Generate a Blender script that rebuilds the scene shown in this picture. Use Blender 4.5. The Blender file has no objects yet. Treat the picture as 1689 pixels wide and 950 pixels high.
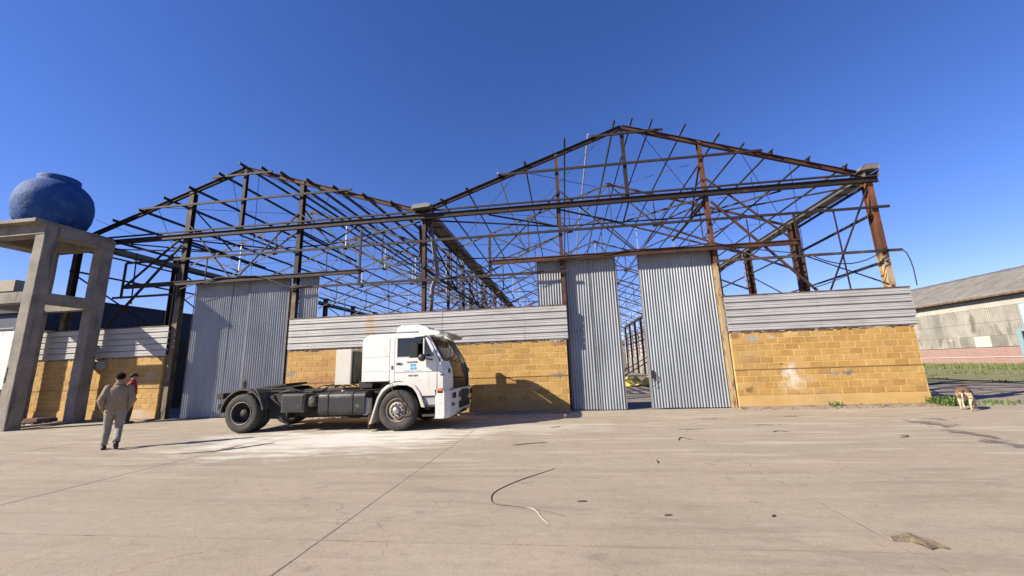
import bpy, bmesh, math, random
from mathutils import Vector, Matrix, noise
from mathutils.geometry import tessellate_polygon
random.seed(7)
R = random.uniform
S = bpy.context.scene
COL = S.collection
# ------------------------------------------------------------------ camera
CAM = Vector((0, -13.86, 1.55))
yaw, pit, rol = math.radians(7.126), math.radians(11.314), math.radians(-1.942)
fw = Vector((-math.sin(yaw)*math.cos(pit), math.cos(yaw)*math.cos(pit), math.sin(pit)))
rt = Vector((math.cos(yaw), math.sin(yaw), 0))
up = rt.cross(fw)
r2 = math.cos(rol)*rt + math.sin(rol)*up
u2 = -math.sin(rol)*rt + math.cos(rol)*up
cd = bpy.data.cameras.new('camera'); cam = bpy.data.objects.new('camera', cd); COL.objects.link(cam)
m = Matrix((r2, u2, -fw)).transposed().to_4x4(); m.translation = CAM
cam.matrix_world = m
cd.sensor_width = 36; cd.lens = 36*648.2/1689; cd.clip_start = .05; cd.clip_end = 3000
S.camera = cam
# ------------------------------------------------------------------ light
SUN = Vector((-1, -.57, .70)).normalized()          # towards the sun
el = math.asin(SUN.z); az = math.atan2(SUN.x, SUN.y)
W = bpy.data.worlds.new('World'); S.world = W; W.use_nodes = True
nt = W.node_tree; bg = nt.nodes['Background']
sky = nt.nodes.new('ShaderNodeTexSky'); sky.sky_type = 'NISHITA'; sky.sun_disc = False
sky.sun_elevation = el; sky.sun_rotation = az % (2*math.pi)
sky.altitude = 0; sky.air_density = 1.0; sky.dust_density = .05; sky.ozone_density = 3.5
hs = nt.nodes.new('ShaderNodeHueSaturation'); hs.inputs['Saturation'].default_value = 1.18; hs.inputs['Value'].default_value = 1
nt.links.new(sky.outputs[0], hs.inputs['Color']); tn = nt.nodes.new('ShaderNodeMix'); tn.data_type = 'RGBA'; tn.blend_type = 'MULTIPLY'; tn.inputs[0].default_value = 1; tn.inputs[7].default_value = (1.12, .955, 1.36, 1)
nt.links.new(hs.outputs[0], tn.inputs[6]); nt.links.new(tn.outputs[2], bg.inputs[0]); bg.inputs[1].default_value = .058
ld = bpy.data.lights.new('sun', 'SUN'); ld.energy = 5.0; ld.angle = math.radians(.5); ld.color = (1, .91, .76)
lo = bpy.data.objects.new('sun', ld); COL.objects.link(lo); lo.rotation_euler = SUN.to_track_quat('Z', 'Y').to_euler()
S.view_settings.view_transform = 'Standard'; S.view_settings.look = 'None'
S.view_settings.exposure = 1.12; S.view_settings.gamma = 1
# ------------------------------------------------------------------ materials
KA = .74     # all albedos lowered: less bounce, deeper shade beside the raised exposure
def mat(name, cols, scale=3, rough=.8, metal=0, bump=0, bscale=40, stretch=(1,1,1), spots=None, contrast=.5, detail=6, spec=.5, extra=None, coat=0):
    """cols: list of base colours mixed by noise; spots: (colour, scale, threshold, stretch) list of patches laid on top"""
    M = bpy.data.materials.new(name); M.use_nodes = True
    n = M.node_tree.nodes; l = M.node_tree.links; b = n['Principled BSDF']
    cols = [[v*KA for v in c] for c in cols]; spots = [([v*KA for v in s[0]],)+tuple(s[1:]) for s in (spots or [])]
    b.inputs['Roughness'].default_value = rough; b.inputs['Metallic'].default_value = metal
    b.inputs['Specular IOR Level'].default_value = spec
    b.inputs['Coat Weight'].default_value = coat
    g = n.new('ShaderNodeNewGeometry')
    def noi(sc, st, det=detail, off=0):
        mp = n.new('ShaderNodeMapping'); mp.inputs['Scale'].default_value = [sc*s for s in st]; mp.inputs['Location'].default_value = (off, off*.7, off*.3)
        l.new(g.outputs['Position'], mp.inputs[0]); t = n.new('ShaderNodeTexNoise'); t.inputs['Scale'].default_value = 1
        t.inputs['Detail'].default_value = det; t.inputs['Roughness'].default_value = .62; l.new(mp.outputs[0], t.inputs[0]); return t.outputs[0]
    f = noi(scale, stretch)
    r = n.new('ShaderNodeValToRGB'); e = r.color_ramp.elements
    k = len(cols); lo_, hi_ = .5-contrast*.5, .5+contrast*.5
    for i, c in enumerate(cols):
        p = .5 if k == 1 else lo_+(hi_-lo_)*i/(k-1)
        if i < 2: x = e[i]; x.position = p
        else: x = e.new(p)
        x.color = (*c, 1)
    if k == 1: e[1].color = (*cols[0], 1)
    l.new(f, r.inputs[0]); out = r.outputs[0]
    for i, s in enumerate(spots or []):
        c, sc, th, st = s[:4]; soft = s[4] if len(s) > 4 else .06
        fn = noi(sc, st, 8, 11.3*(i+1))
        mr = n.new('ShaderNodeMapRange'); mr.inputs[1].default_value = th; mr.inputs[2].default_value = th+soft; l.new(fn, mr.inputs[0])
        mx = n.new('ShaderNodeMix'); mx.data_type = 'RGBA'; l.new(mr.outputs[0], mx.inputs[0]); l.new(out, mx.inputs[6]); mx.inputs[7].default_value = (*c, 1)
        out = mx.outputs[2]
    if extra: out = extra(n, l, g, out, b, noi)
    l.new(out, b.inputs['Base Color'])
    if bump:
        bp = n.new('ShaderNodeBump'); bp.inputs['Strength'].default_value = bump; bp.inputs['Distance'].default_value = .02
        l.new(noi(bscale, stretch, 5), bp.inputs['Height']); l.new(bp.outputs[0], b.inputs['Normal'])
    return M
def mixc(n, l, fac, a, c):
    mx = n.new('ShaderNodeMix'); mx.data_type = 'RGBA'; l.new(fac, mx.inputs[0]); l.new(a, mx.inputs[6])
    mx.inputs[7].default_value = (c[0]*KA, c[1]*KA, c[2]*KA, 1); return mx.outputs[2]
def math_(n, l, op, a, b_=None, c=None):
    m_ = n.new('ShaderNodeMath'); m_.operation = op
    for i, v in enumerate((a, b_, c)):
        if v is None: continue
        if isinstance(v, (int, float)): m_.inputs[i].default_value = v
        else: l.new(v, m_.inputs[i])
    return m_.outputs[0]
def rng(n, l, v, a, b_, c=0, d=1):
    m_ = n.new('ShaderNodeMapRange'); l.new(v, m_.inputs[0])
    for i, x in enumerate((a, b_, c, d)): m_.inputs[i+1].default_value = x
    return m_.outputs[0]
def ellipse(n, l, g, cx, cy, rx, ry, noi, ax='XY', wob=.5, ns=1.5, soft=.5):
    """0..1 mask of an irregular stain at a place"""
    sx = n.new('ShaderNodeSeparateXYZ'); l.new(g.outputs['Position'], sx.inputs[0])
    i0, i1 = {'XY': (0, 1), 'XZ': (0, 2), 'YZ': (1, 2)}[ax]
    a = math_(n, l, 'DIVIDE', math_(n, l, 'SUBTRACT', sx.outputs[i0], cx), rx); b_ = math_(n, l, 'DIVIDE', math_(n, l, 'SUBTRACT', sx.outputs[i1], cy), ry)
    d = math_(n, l, 'SQRT', math_(n, l, 'ADD', math_(n, l, 'MULTIPLY', a, a), math_(n, l, 'MULTIPLY', b_, b_)))
    d = math_(n, l, 'ADD', d, math_(n, l, 'MULTIPLY', math_(n, l, 'SUBTRACT', noi, .5), wob*4))
    return rng(n, l, d, 1+soft*.3, 1-soft, 0, 1)
CREAMD = mat('dusty_hub', [(.30, .26, .21), (.42, .37, .31)], 14, .6, .2)
# concrete yard
def yard_extra(n, l, g, out, b, noi):
    st = noi(1.1, (.35, 2.6, 1), 8, 3)                       # long dusty streaks
    out = mixc(n, l, rng(n, l, st, .52, .72, 0, .5), out, (.52, .44, .345))
    out = mixc(n, l, rng(n, l, noi(2.2, (.5, 2, 1), 8, 23), .56, .74, 0, .4), out, (.26, .21, .165))
    out = mixc(n, l, rng(n, l, noi(.25, (.4, 2.2, 1), 6, 77), .48, .62, 0, .45), out, (.42, .335, .25))
    out = mixc(n, l, rng(n, l, noi(9, (1, 1, 1), 9, 410), .5, .66, 0, .35), out, (.265, .215, .16))
    out = mixc(n, l, rng(n, l, noi(6, (.7, 1.3, 1), 9, 510), .54, .68, 0, .45), out, (.50, .425, .335))
    out = mixc(n, l, rng(n, l, noi(.6, (1, 1, 1), 5, 610), .45, .62, 0, .35), out, (.40, .325, .25))
    fine = noi(60, (1, 1, 1), 3, 5)
    out = mixc(n, l, rng(n, l, fine, .55, .72, 0, .6), out, (.18, .14, .11))
    out = mixc(n, l, rng(n, l, noi(34, (1, 1, 1), 3, 9), .62, .72, 0, .4), out, (.62, .54, .44))
    sy = n.new('ShaderNodeSeparateXYZ'); l.new(g.outputs['Position'], sy.inputs[0])
    out = mixc(n, l, math_(n, l, 'MULTIPLY', rng(n, l, noi(1.5, (.28, 2.2, 1), 10, 210), .53, .62, 0, .55), rng(n, l, sy.outputs[1], -8.5, -6, 0, 1)), out, (.60, .52, .41))
    out = mixc(n, l, rng(n, l, noi(1.2, (.3, 2.4, 1), 10, 310), .56, .66, 0, .4), out, (.245, .195, .145))
    w = noi(1.6, (.5, 1.6, 1), 9, 40)
    # hairline cracks: edges of a warped cell pattern, only in some areas
    mp = n.new('ShaderNodeVectorMath'); mp.operation = 'MULTIPLY_ADD'; nz = n.new('ShaderNodeTexNoise'); nz.inputs['Scale'].default_value = 1.7; nz.inputs['Detail'].default_value = 8
    l.new(g.outputs['Position'], nz.inputs[0]); l.new(nz.outputs[1], mp.inputs[0]); mp.inputs[1].default_value = (1.3, 1.3, 0); l.new(g.outputs['Position'], mp.inputs[2])
    vo = n.new('ShaderNodeTexVoronoi'); vo.feature = 'DISTANCE_TO_EDGE'; vo.inputs['Scale'].default_value = .33; l.new(mp.outputs[0], vo.inputs[0])
    ck = math_(n, l, 'MULTIPLY', rng(n, l, vo.outputs[0], .006, .0015, 0, 1), rng(n, l, noi(.45, (1, 1, 1), 4, 91), .50, .60, 0, .38))
    out = mixc(n, l, ck, out, (.13, .10, .075))
    out = mixc(n, l, rng(n, l, noi(3.2, (1, 1, 1), 10, 55), .63, .70, 0, .45), out, (.22, .175, .13))     # damp and oil blotches
    sx = n.new('ShaderNodeSeparateXYZ'); l.new(g.outputs['Position'], sx.inputs[0])
    for a, b_, c_ in ((.12, 1, -.9), (-.10, 1, 2.1), (.30, 1, 8.6), (.05, 1, 6.9), (.07, 1, 8.7)):      # faint tyre tracks y = -a x - c
        d = math_(n, l, 'ABSOLUTE', math_(n, l, 'ADD', math_(n, l, 'ADD', math_(n, l, 'MULTIPLY', sx.outputs[0], a), sx.outputs[1]), math_(n, l, 'ADD', math_(n, l, 'MULTIPLY', noi(.3, (1, 1, 1), 2, 12), 1.2), c_)))
        out = mixc(n, l, math_(n, l, 'MULTIPLY', rng(n, l, d, .16, .07, 0, .35), rng(n, l, noi(2.5, (.4, 2, 1), 5, 66), .42, .6, 0, 1)), out, (.24, .195, .15))
    for cx, cy, rx, ry, a in ((-5.8, -4.9, 2.8, 1.5, .75), (-4.0, -4.0, 2.0, 1.1, .6), (-8.0, -4.0, 1.6, 1.2, .35), (-1.0, -3.2, 2.0, .9, .3)):
        e = ellipse(n, l, g, cx, cy, rx, ry, w, wob=.9, soft=.6)
        out = mixc(n, l, math_(n, l, 'MULTIPLY', e, a), out, (.80, .76, .67))
    for cx, cy, rx, ry in ((8.0, -3.6, .22, .5), (7.6, -4.9, .16, .6), (8.6, -2.9, .35, .12), (5.9, -2.0, .25, .08), (3.7, -2.2, .3, .07), (2.75, -3.9, .3, .06), (7.3, -5.8, .16, .5), (4.6, -3.4, .4, .05), (-7.4, -5.6, .12, .28)):
        e = ellipse(n, l, g, cx, cy, rx, ry, noi(5, (1, 1, 1), 6, 60), wob=1.4, soft=.3)
        out = mixc(n, l, math_(n, l, 'MULTIPLY', e, .75), out, (.075, .055, .045))
    return out
CONC = mat('yard_concrete', [(.33, .28, .195), (.375, .31, .22), (.41, .34, .25), (.375, .325, .23)], .55, .92, 0, .4, 90, contrast=.5, extra=yard_extra,
           spots=[((.36, .30, .215), .35, .5, (1, 1.3, 1), .15), ((.43, .345, .26), .5, .55, (1.2, 1, 1), .15)])
JOINT = mat('joint_filler', [(.24, .195, .145), (.33, .27, .2), (.42, .35, .27)], 1.2, .95, 0, .8, 60, spots=[((.17, .135, .1), 3, .58, (1, 1, 1))])
DIRT = mat('dirt', [(.20, .16, .12), (.30, .24, .18), (.40, .33, .25)], 1.2, 1, 0, .8, 25, spots=[((.09, .07, .055), 2.5, .6, (1, 1, 1), .1)])
GSOIL = mat('grassy_soil', [(.11, .115, .045), (.19, .18, .08), (.29, .24, .14)], .8, 1, 0, .8, 20)
FAR = mat('far_ground', [(.14, .13, .08), (.2, .17, .12)], .05, 1)
GRASS = mat('grass_blades', [(.09, .125, .03), (.14, .17, .045), (.23, .22, .09)], 2.5, .7, contrast=.6)
WEED = mat('weed_leaf', [(.05, .10, .02), (.10, .17, .035), (.2, .2, .08)], 9, .6)
DRY = mat('dry_grass', [(.34, .28, .14), (.22, .2, .08)], 6, .9)
# painted block wall
def blk_extra(n, l, g, out, b, noi):
    wv = n.new('ShaderNodeTexWave'); wv.bands_direction = 'Z'; wv.inputs['Scale'].default_value = 9.5; wv.inputs['Distortion'].default_value = .6
    l.new(g.outputs['Position'], wv.inputs[0])
    out = mixc(n, l, rng(n, l, wv.outputs[0], .0, .35, .28, 0), out, (.33, .19, .05))
    sx = n.new('ShaderNodeSeparateXYZ'); l.new(g.outputs['Position'], sx.inputs[0])
    oi = n.new('ShaderNodeObjectInfo'); out = mixc(n, l, rng(n, l, oi.outputs['Random'], .55, 1, 0, .45), out, (.36, .19, .05)); out = mixc(n, l, rng(n, l, oi.outputs['Random'], .35, 0, 0, .35), out, (.68, .46, .18))
    out = mixc(n, l, rng(n, l, noi(1.1, (1, 1, .45), 9, 700), .52, .7, 0, .45), out, (.36, .26, .14))
    w = noi(4, (1, 1, 1), 6, 30)
    for cx, cz, rx, rz, c, a in ((7.15, 1.0, .24, .36, (.85, .78, .66), .75), (7.2, .75, .5, .3, (.75, .60, .40), .45), (8.72, 1.02, .26, .07, (.17, .17, .18), .95), (8.35, 1.02, .3, .06, (.3, .28, .24), .7), (6.15, 2.2, .28, .11, (.38, .36, .33), .9),
                                 (6.75, 2.22, .2, .07, (.55, .5, .4), .7), (5.85, .55, .12, .12, (.07, .05, .03), .9), (6.9, 1.35, .05, .05, (.1, .07, .04), .9), (-.25, 1.22, .3, .07, (.17, .18, .2), .9), (-10.2, 1.55, .22, .14, (.22, .22, .2), .85),
                                 (-8.4, 1.25, 1.6, .3, (.36, .16, .08), .55), (-8.9, 1.8, 1.0, .5, (.46, .22, .09), .35), (-16.2, 1.6, .3, .12, (.42, .40, .37), .8), (-16.5, .2, .5, .2, (.5, .47, .42), .6),
                                 (-.1, 2.28, .3, .1, (.25, .10, .07), .8), (5.6, 2.3, .22, .1, (.22, .10, .06), .7)):
        out = mixc(n, l, math_(n, l, 'MULTIPLY', ellipse(n, l, g, cx, cz, rx, rz, w, 'XZ', .9, soft=.7), a), out, c)
    return out
OCH = [(.42, .24, .065), (.55, .325, .09), (.66, .41, .13)]
BLOCK = mat('painted_clay_block', OCH, 2.2, .85, 0, .6, 60, extra=blk_extra, contrast=.6, spots=[((.40, .20, .05), 1.6, .60, (1, 1, 1), .12), ((.66, .43, .16), 6, .62, (1, 1, 1), .1)])
MORT = mat('painted_mortar', [(.56, .33, .09), (.70, .46, .17), (.84, .60, .28)], 1.5, .9, 0, .9, 50, extra=blk_extra, spots=[((.44, .27, .1), 5, .6, (1, 1, 1), .1)])
PLINTH = mat('rendered_plinth', [(.52, .30, .08), (.62, .38, .13), (.66, .45, .24)], 1.6, .9, 0, .8, 30, extra=blk_extra, spots=[((.42, .36, .28), 3, .58, (1, 1, 1.5), .1)])
CURBM = mat('worn_kerb', [(.24, .19, .14), (.33, .26, .19)], 4, .95, 0, .8, 30, spots=[((.12, .09, .06), 6, .58, (1, 1, 1), .1)])
# steel
RUST = [(.012, .008, .007), (.022, .011, .009), (.045, .019, .012)]
STEEL = mat('rusty_steel', RUST, 3, .75, .15, .35, 40, spots=[((.11, .038, .016), 4, .58, (1, 1, 1), .12), ((.20, .075, .028), 9, .68, (1, 1, 1), .1)])
STEEL_R = mat('bright_rust_steel', [(.030, .015, .011), (.07, .027, .015), (.15, .055, .022)], 2.2, .8, .1, .35, 40, spots=[((.02, .012, .01), 3, .6, (1, 1, .4), .12), ((.28, .12, .05), 5, .64, (1, 1, .3), .1)])
def ochre_low(n, l, g, out, b, noi):
    sx = n.new('ShaderNodeSeparateXYZ'); l.new(g.outputs['Position'], sx.inputs[0])
    z = math_(n, l, 'ADD', sx.outputs[2], math_(n, l, 'MULTIPLY', noi(3, (1, 1, .3), 5, 3), .8))
    f = rng(n, l, z, 5.25, 4.95, 0, .95)
    sp = rng(n, l, noi(7, (1, 1, .35), 7, 8), .5, .62, 1, .25)
    return mixc(n, l, math_(n, l, 'MULTIPLY', f, sp), out, (.50, .38, .21) if b.id_data.name_full.startswith('x') or OCHRE[0] else (.20, .155, .10))
OCHRE = [False]
COLM = mat('column_rust_over_ochre', [(.012, .008, .007), (.022, .012, .009), (.055, .022, .013)], 2.0, .75, .1, .3, 40, stretch=(1, 1, .35), extra=ochre_low, spots=[((.30, .12, .045), 4, .6, (1, 1, .3), .1)])  # ochre dulled here: the left columns' shade is put into the colour
OCHRE[0] = True
COLR = mat('column_orange_rust', [(.05, .02, .012), (.16, .055, .02), (.34, .14, .045)], 2.0, .75, .1, .3, 40, stretch=(1, 1, .35), extra=ochre_low, spots=[((.05, .025, .018), 3, .58, (1, 1, .3), .1)])
TRUSS = mat('truss_steel', [(.025, .020, .018), (.06, .045, .035), (.17, .135, .105)], 1.6, .7, .2, .3, 40, spots=[((.16, .055, .022), 3, .55, (1, 1, 1), .1)])
PURL = mat('purlin_steel', [(.018, .017, .018), (.032, .028, .026), (.06, .04, .03)], 1.2, .7, .2, .2, 40, spots=[((.13, .05, .022), 2.5, .6, (1, 1, 1), .1)])
GALVP = mat('galvanised_bar', [(.42, .44, .46), (.58, .6, .62)], 3, .45, .3)
def corr_extra(n, l, g, out, b, noi):
    out = mixc(n, l, rng(n, l, noi(1.2, (1.5, 1.5, .35), 7, 20), .55, .75, 0, .55), out, (.42, .40, .37))
    return mixc(n, l, rng(n, l, noi(.9, (2.5, 1, .3), 8, 31), .66, .76, 0, .6), out, (.36, .22, .12))
CORR = mat('galvanised_sheet', [(.27, .29, .31), (.36, .385, .41), (.45, .475, .495)], 1.1, .5, .2, .15, 25, stretch=(1, 1, .4), extra=corr_extra)
def sid_extra(n, l, g, out, b, noi):
    out = mixc(n, l, rng(n, l, noi(1.4, (.5, 1, 3), 7, 20), .52, .75, 0, .6), out, (.34, .32, .30))
    e = ellipse(n, l, g, -7.1, 3.2, .22, .5, noi(3, (1, 1, 1), 5, 9), 'XZ', .5, soft=.8)
    out = mixc(n, l, math_(n, l, 'MULTIPLY', e, .6), out, (.55, .30, .09))
    return mixc(n, l, rng(n, l, noi(1.3, (2, 1, 1), 8, 31), .63, .76, 0, .6), out, (.42, .27, .14))
SIDE = mat('weathered_siding', [(.42, .41, .39), (.53, .52, .495), (.63, .615, .58)], 1.4, .55, .1, .15, 25, stretch=(.5, 1, 2), extra=sid_extra)
EDGE = mat('rusty_flashing', [(.08, .04, .025), (.16, .085, .05), (.3, .22, .16)], 4, .85, 0, .4)
GUTM = mat('old_gutter', [(.14, .12, .105), (.24, .21, .185), (.32, .29, .26)], 1.5, .7, .2, .3, 30, spots=[((.10, .055, .03), 2, .58, (1, 1, 1), .1)])
GUTL = mat('pale_gutter', [(.13, .13, .12), (.22, .22, .21)], 1.2, .5, .3, .2, 30, spots=[((.16, .12, .09), 2.5, .62, (1, 1, 1), .1)])
GUTB = mat('grey_green_gutter', [(.10, .14, .13), (.15, .20, .18)], 1.2, .6, .2)
# other
TOWER = mat('cast_concrete', [(.17, .155, .13), (.28, .25, .21), (.37, .33, .275)], 1.3, .92, 0, 1, 22, contrast=.45, spots=[((.10, .09, .08), 1.1, .56, (2.2, 2.2, .22), .12), ((.09, .08, .07), 9, .68, (1, 1, 1), .05), ((.15, .135, .12), 1.6, .58, (1.5, 1.5, .4), .14), ((.50, .45, .38), 5, .64, (1, 1, 1), .1)])
def tank_extra(n, l, g, out, b, noi):
    out = mixc(n, l, rng(n, l, noi(1.5, (2.4, 2.4, .35), 8, 12), .55, .7, 0, .5), out, (.012, .045, .15))
    return mixc(n, l, rng(n, l, noi(4, (1, 1, 1), 9, 2), .5, .8, 0, .4), out, (.16, .30, .52))
TANK = mat('blue_fibreglass', [(.012, .058, .22), (.018, .08, .27), (.03, .105, .30)], 1.8, .75, 0, 1, 9, spec=.3, extra=tank_extra)
def cab_grime(n, l, g, out, b, noi):
    sx = n.new('ShaderNodeSeparateXYZ'); l.new(g.outputs['Position'], sx.inputs[0])
    z = math_(n, l, 'ADD', sx.outputs[2], math_(n, l, 'MULTIPLY', noi(3, (1, 1, .5), 8, 3), 1.1))
    out = mixc(n, l, rng(n, l, z, 2.1, 1.3, 0, .5), out, (.40, .34, .26))
    return mixc(n, l, rng(n, l, noi(5, (1.5, 1, .25), 8, 33), .60, .72, 0, .45), out, (.48, .42, .33))
WHITE = mat('white_truck_paint', [(.74, .73, .69), (.82, .81, .77)], 1.5, .3, 0, 0, coat=.35, extra=cab_grime, spots=[((.58, .54, .46), 3, .62, (1, 1, 2), .2), ((.50, .45, .38), 14, .72, (1, 1, 1), .06)])
def bump_extra(n, l, g, out, b, noi):
    return mixc(n, l, rng(n, l, noi(11, (1, 1, 1), 6, 44), .58, .68, 0, .7), out, (.33, .28, .23))
WHITEB = mat('scuffed_white_bumper', [(.64, .62, .57), (.76, .74, .69)], 2, .5, 0, .1, extra=bump_extra)
CREAM = mat('chalky_panel', [(.56, .53, .46), (.68, .65, .57)], 3, .8, 0, .2, spots=[((.3, .26, .2), 12, .66, (1, 1, 1))])
RUBBER = mat('tyre_rubber', [(.022, .021, .02), (.045, .041, .037), (.075, .068, .06)], 4, .85, 0, .3, 60)
RIMM = mat('dirty_rim', [(.16, .13, .105), (.26, .215, .175), (.36, .31, .26)], 9, .6, .3, .3, 60, spots=[((.12, .055, .03), 12, .6, (1, 1, 1))])
RIMD = mat('dark_rim', [(.02, .018, .017), (.05, .042, .036)], 9, .7, .2)
HUB = mat('hub_metal', [(.38, .36, .33), (.6, .58, .55)], 12, .35, .7)
BLACK = mat('black_plastic', [(.007, .007, .008), (.014, .014, .015)], 8, .45)
CHASS = mat('oily_chassis', [(.007, .006, .006), (.016, .014, .012), (.04, .032, .026)], 5, .75, 0, .3, 60, spots=[((.08, .045, .03), 6, .68, (1, 1, 1), .1)])
DUSTY = mat('dusty_metal', [(.025, .022, .02), (.06, .052, .043), (.13, .105, .082)], 4, .75, 0, .3, 60)
GREASE = mat('greasy_tank', [(.018, .018, .019), (.038, .037, .037)], 4, .45, .1, .1, 50, spots=[((.14, .115, .09), 4, .58, (1, 1, 1), .12)])
GRILL = mat('gloss_black_panel', [(.015, .015, .016), (.022, .021, .021)], 8, .3, 0, spec=.35)
DARKIN = mat('cab_lining', [(.03, .03, .032), (.05, .048, .046)], 6, .9)
SEATM = mat('seat_cloth', [(.12, .12, .13), (.2, .2, .2)], 20, .95)
AMBER = mat('amber_lens', [(.75, .20, .03), (.65, .14, .02)], 20, .25)
BLUE = mat('decal_blue', [(.06, .42, .68)], 5, .5)
INK = mat('decal_ink', [(.05, .05, .055)], 5, .6)
INKR = mat('decal_red_ink', [(.20, .06, .05)], 5, .6)
GREYW = mat('grey_step', [(.30, .31, .32), (.42, .43, .44)], 5, .5)
def glass(name, tint, k):
    M = bpy.data.materials.new(name); M.use_nodes = True; n = M.node_tree.nodes; l = M.node_tree.links; n.remove(n['Principled BSDF'])
    t = n.new('ShaderNodeBsdfTransparent'); t.inputs[0].default_value = (*tint, 1); gl = n.new('ShaderNodeBsdfGlossy'); gl.inputs['Roughness'].default_value = .03
    fr = n.new('ShaderNodeFresnel'); fr.inputs[0].default_value = 1.5; mx = n.new('ShaderNodeMixShader'); ad = n.new('ShaderNodeMath'); ad.operation = 'ADD'; ad.inputs[1].default_value = k
    l.new(fr.outputs[0], ad.inputs[0]); l.new(ad.outputs[0], mx.inputs[0]); l.new(t.outputs[0], mx.inputs[1]); l.new(gl.outputs[0], mx.inputs[2]); l.new(mx.outputs[0], n['Material Output'].inputs[0]); return M
GLASS = glass('window_glass', (.38, .42, .42), .03)
WSG = glass('windshield_glass', (.75, .8, .78), .05)
SKIN = mat('skin', [(.36, .19, .12), (.45, .25, .17)], 12, .6)
KHAKI = mat('khaki_cloth', [(.29, .215, .135), (.38, .29, .19)], 9, .95, 0, .8, 30)
TROU = mat('grey_trousers', [(.27, .245, .20), (.36, .325, .265)], 9, .95, 0, .8, 30)
HAIR = mat('black_hair', [(.006, .005, .005), (.014, .012, .010)], 40, .9, 0, .8, 120, spec=.1)
SHOE = mat('dark_shoe', [(.018, .016, .015), (.035, .03, .027)], 20, .7)
RED = mat('red_jacket', [(.26, .018, .022), (.36, .03, .03)], 9, .85, 0, .6, 30)
NAVY = mat('navy_cloth', [(.018, .02, .03), (.03, .033, .045)], 9, .9)
def dog_extra(n, l, g, out, b, noi): return out
FUR_T = mat('tan_fur', [(.10, .055, .03), (.19, .10, .055), (.28, .17, .10)], 14, .9, 0, .9, 90, contrast=.5, spots=[((.06, .035, .025), 7, .56, (1, 1, 1), .12)])
FUR_W = mat('cream_fur', [(.50, .40, .27), (.66, .56, .42)], 14, .9, 0, .9, 90)
ASB = mat('asbestos_wall_sheet', [(.20, .185, .155), (.34, .32, .27), (.48, .455, .38)], .8, .9, 0, .3, 20, stretch=(1, 1, .45), contrast=.55, spots=[((.13, .12, .10), 1.1, .55, (1, 1, .35), .15), ((.58, .55, .46), 2, .64, (1, 1, .5), .1)])
ASBP = mat('pale_wall_sheet', [(.55, .53, .43), (.64, .62, .52)], 1, .9)
ASB2 = mat('darker_wall_sheet', [(.15, .14, .12), (.25, .235, .2), (.36, .34, .29)], .9, .9, 0, .3, 20, stretch=(1, 1, .45))
ASBT = mat('upper_wall_sheet', [(.38, .365, .31), (.52, .50, .42)], 1, .9, stretch=(1, 1, .5))
ROOFA = mat('old_roof_sheet', [(.13, .12, .11), (.20, .185, .165), (.27, .25, .22)], .9, .95, 0, .4, 15, spots=[((.32, .30, .25), 3, .6, (1, 1, 1), .1)])
PINK = mat('pink_painted_brick', [(.36, .22, .185), (.44, .29, .25), (.44, .15, .12)], .6, .9, 0, .4, 30, contrast=.7)
PINKM = mat('pale_brick_joint', [(.56, .45, .39), (.62, .52, .46)], 2, .9)
TEAL = mat('pale_blue_frame', [(.22, .34, .38), (.3, .42, .46)], 3, .6)
NAVYW = mat('shaded_blue_sheet', [(.010, .016, .042), (.016, .025, .06)], 1.5, .6, 0, .2)  # navy sheet, darkened to hold the shade of the wall
PARAP = mat('parapet_concrete', [(.34, .29, .22), (.44, .385, .30)], 1, .9)
PALEB = mat('pale_blue_wall', [(.42, .47, .52), (.5, .55, .6)], 1, .8)
TRAIL = mat('white_trailer_skin', [(.62, .66, .64), (.72, .75, .73)], 1.2, .5, spots=[((.38, .36, .32), 3, .6, (1, 1, .4), .15)])
GREYC = mat('grey_inner_panel', [(.16, .155, .145), (.27, .26, .24), (.40, .39, .36)], .7, .9, stretch=(1, 1, .3))
YEL = mat('yellow_sacking', [(.62, .46, .07), (.75, .60, .14)], 4, .6)
PALEY = mat('pale_board_scrap', [(.55, .48, .32), (.66, .58, .42)], 4, .8)
CARD = mat('flattened_cardboard', [(.13, .095, .06), (.20, .15, .10), (.28, .22, .15)], 9, .95, 0, .8, 50)
WOOD = mat('dry_stick', [(.09, .065, .045), (.16, .12, .085)], 20, .9)
ROPE = mat('worn_strap', [(.07, .055, .045), (.16, .13, .1)], 14, .9)
ROPEL = mat('pale_strap', [(.55, .47, .36), (.62, .55, .44)], 14, .9)
METER = mat('meter_box_paint', [(.34, .33, .29), (.42, .41, .36)], 6, .6)
CABLE = mat('black_cable', [(.012, .012, .013), (.02, .02, .02)], 20, .6)
BRICKR = mat('red_rubble', [(.11, .05, .04), (.17, .08, .06)], 8, .95)
LOUV = mat('rusty_slat', [(.20, .11, .07), (.34, .26, .2), (.46, .40, .33)], 1.2, .85)
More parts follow.
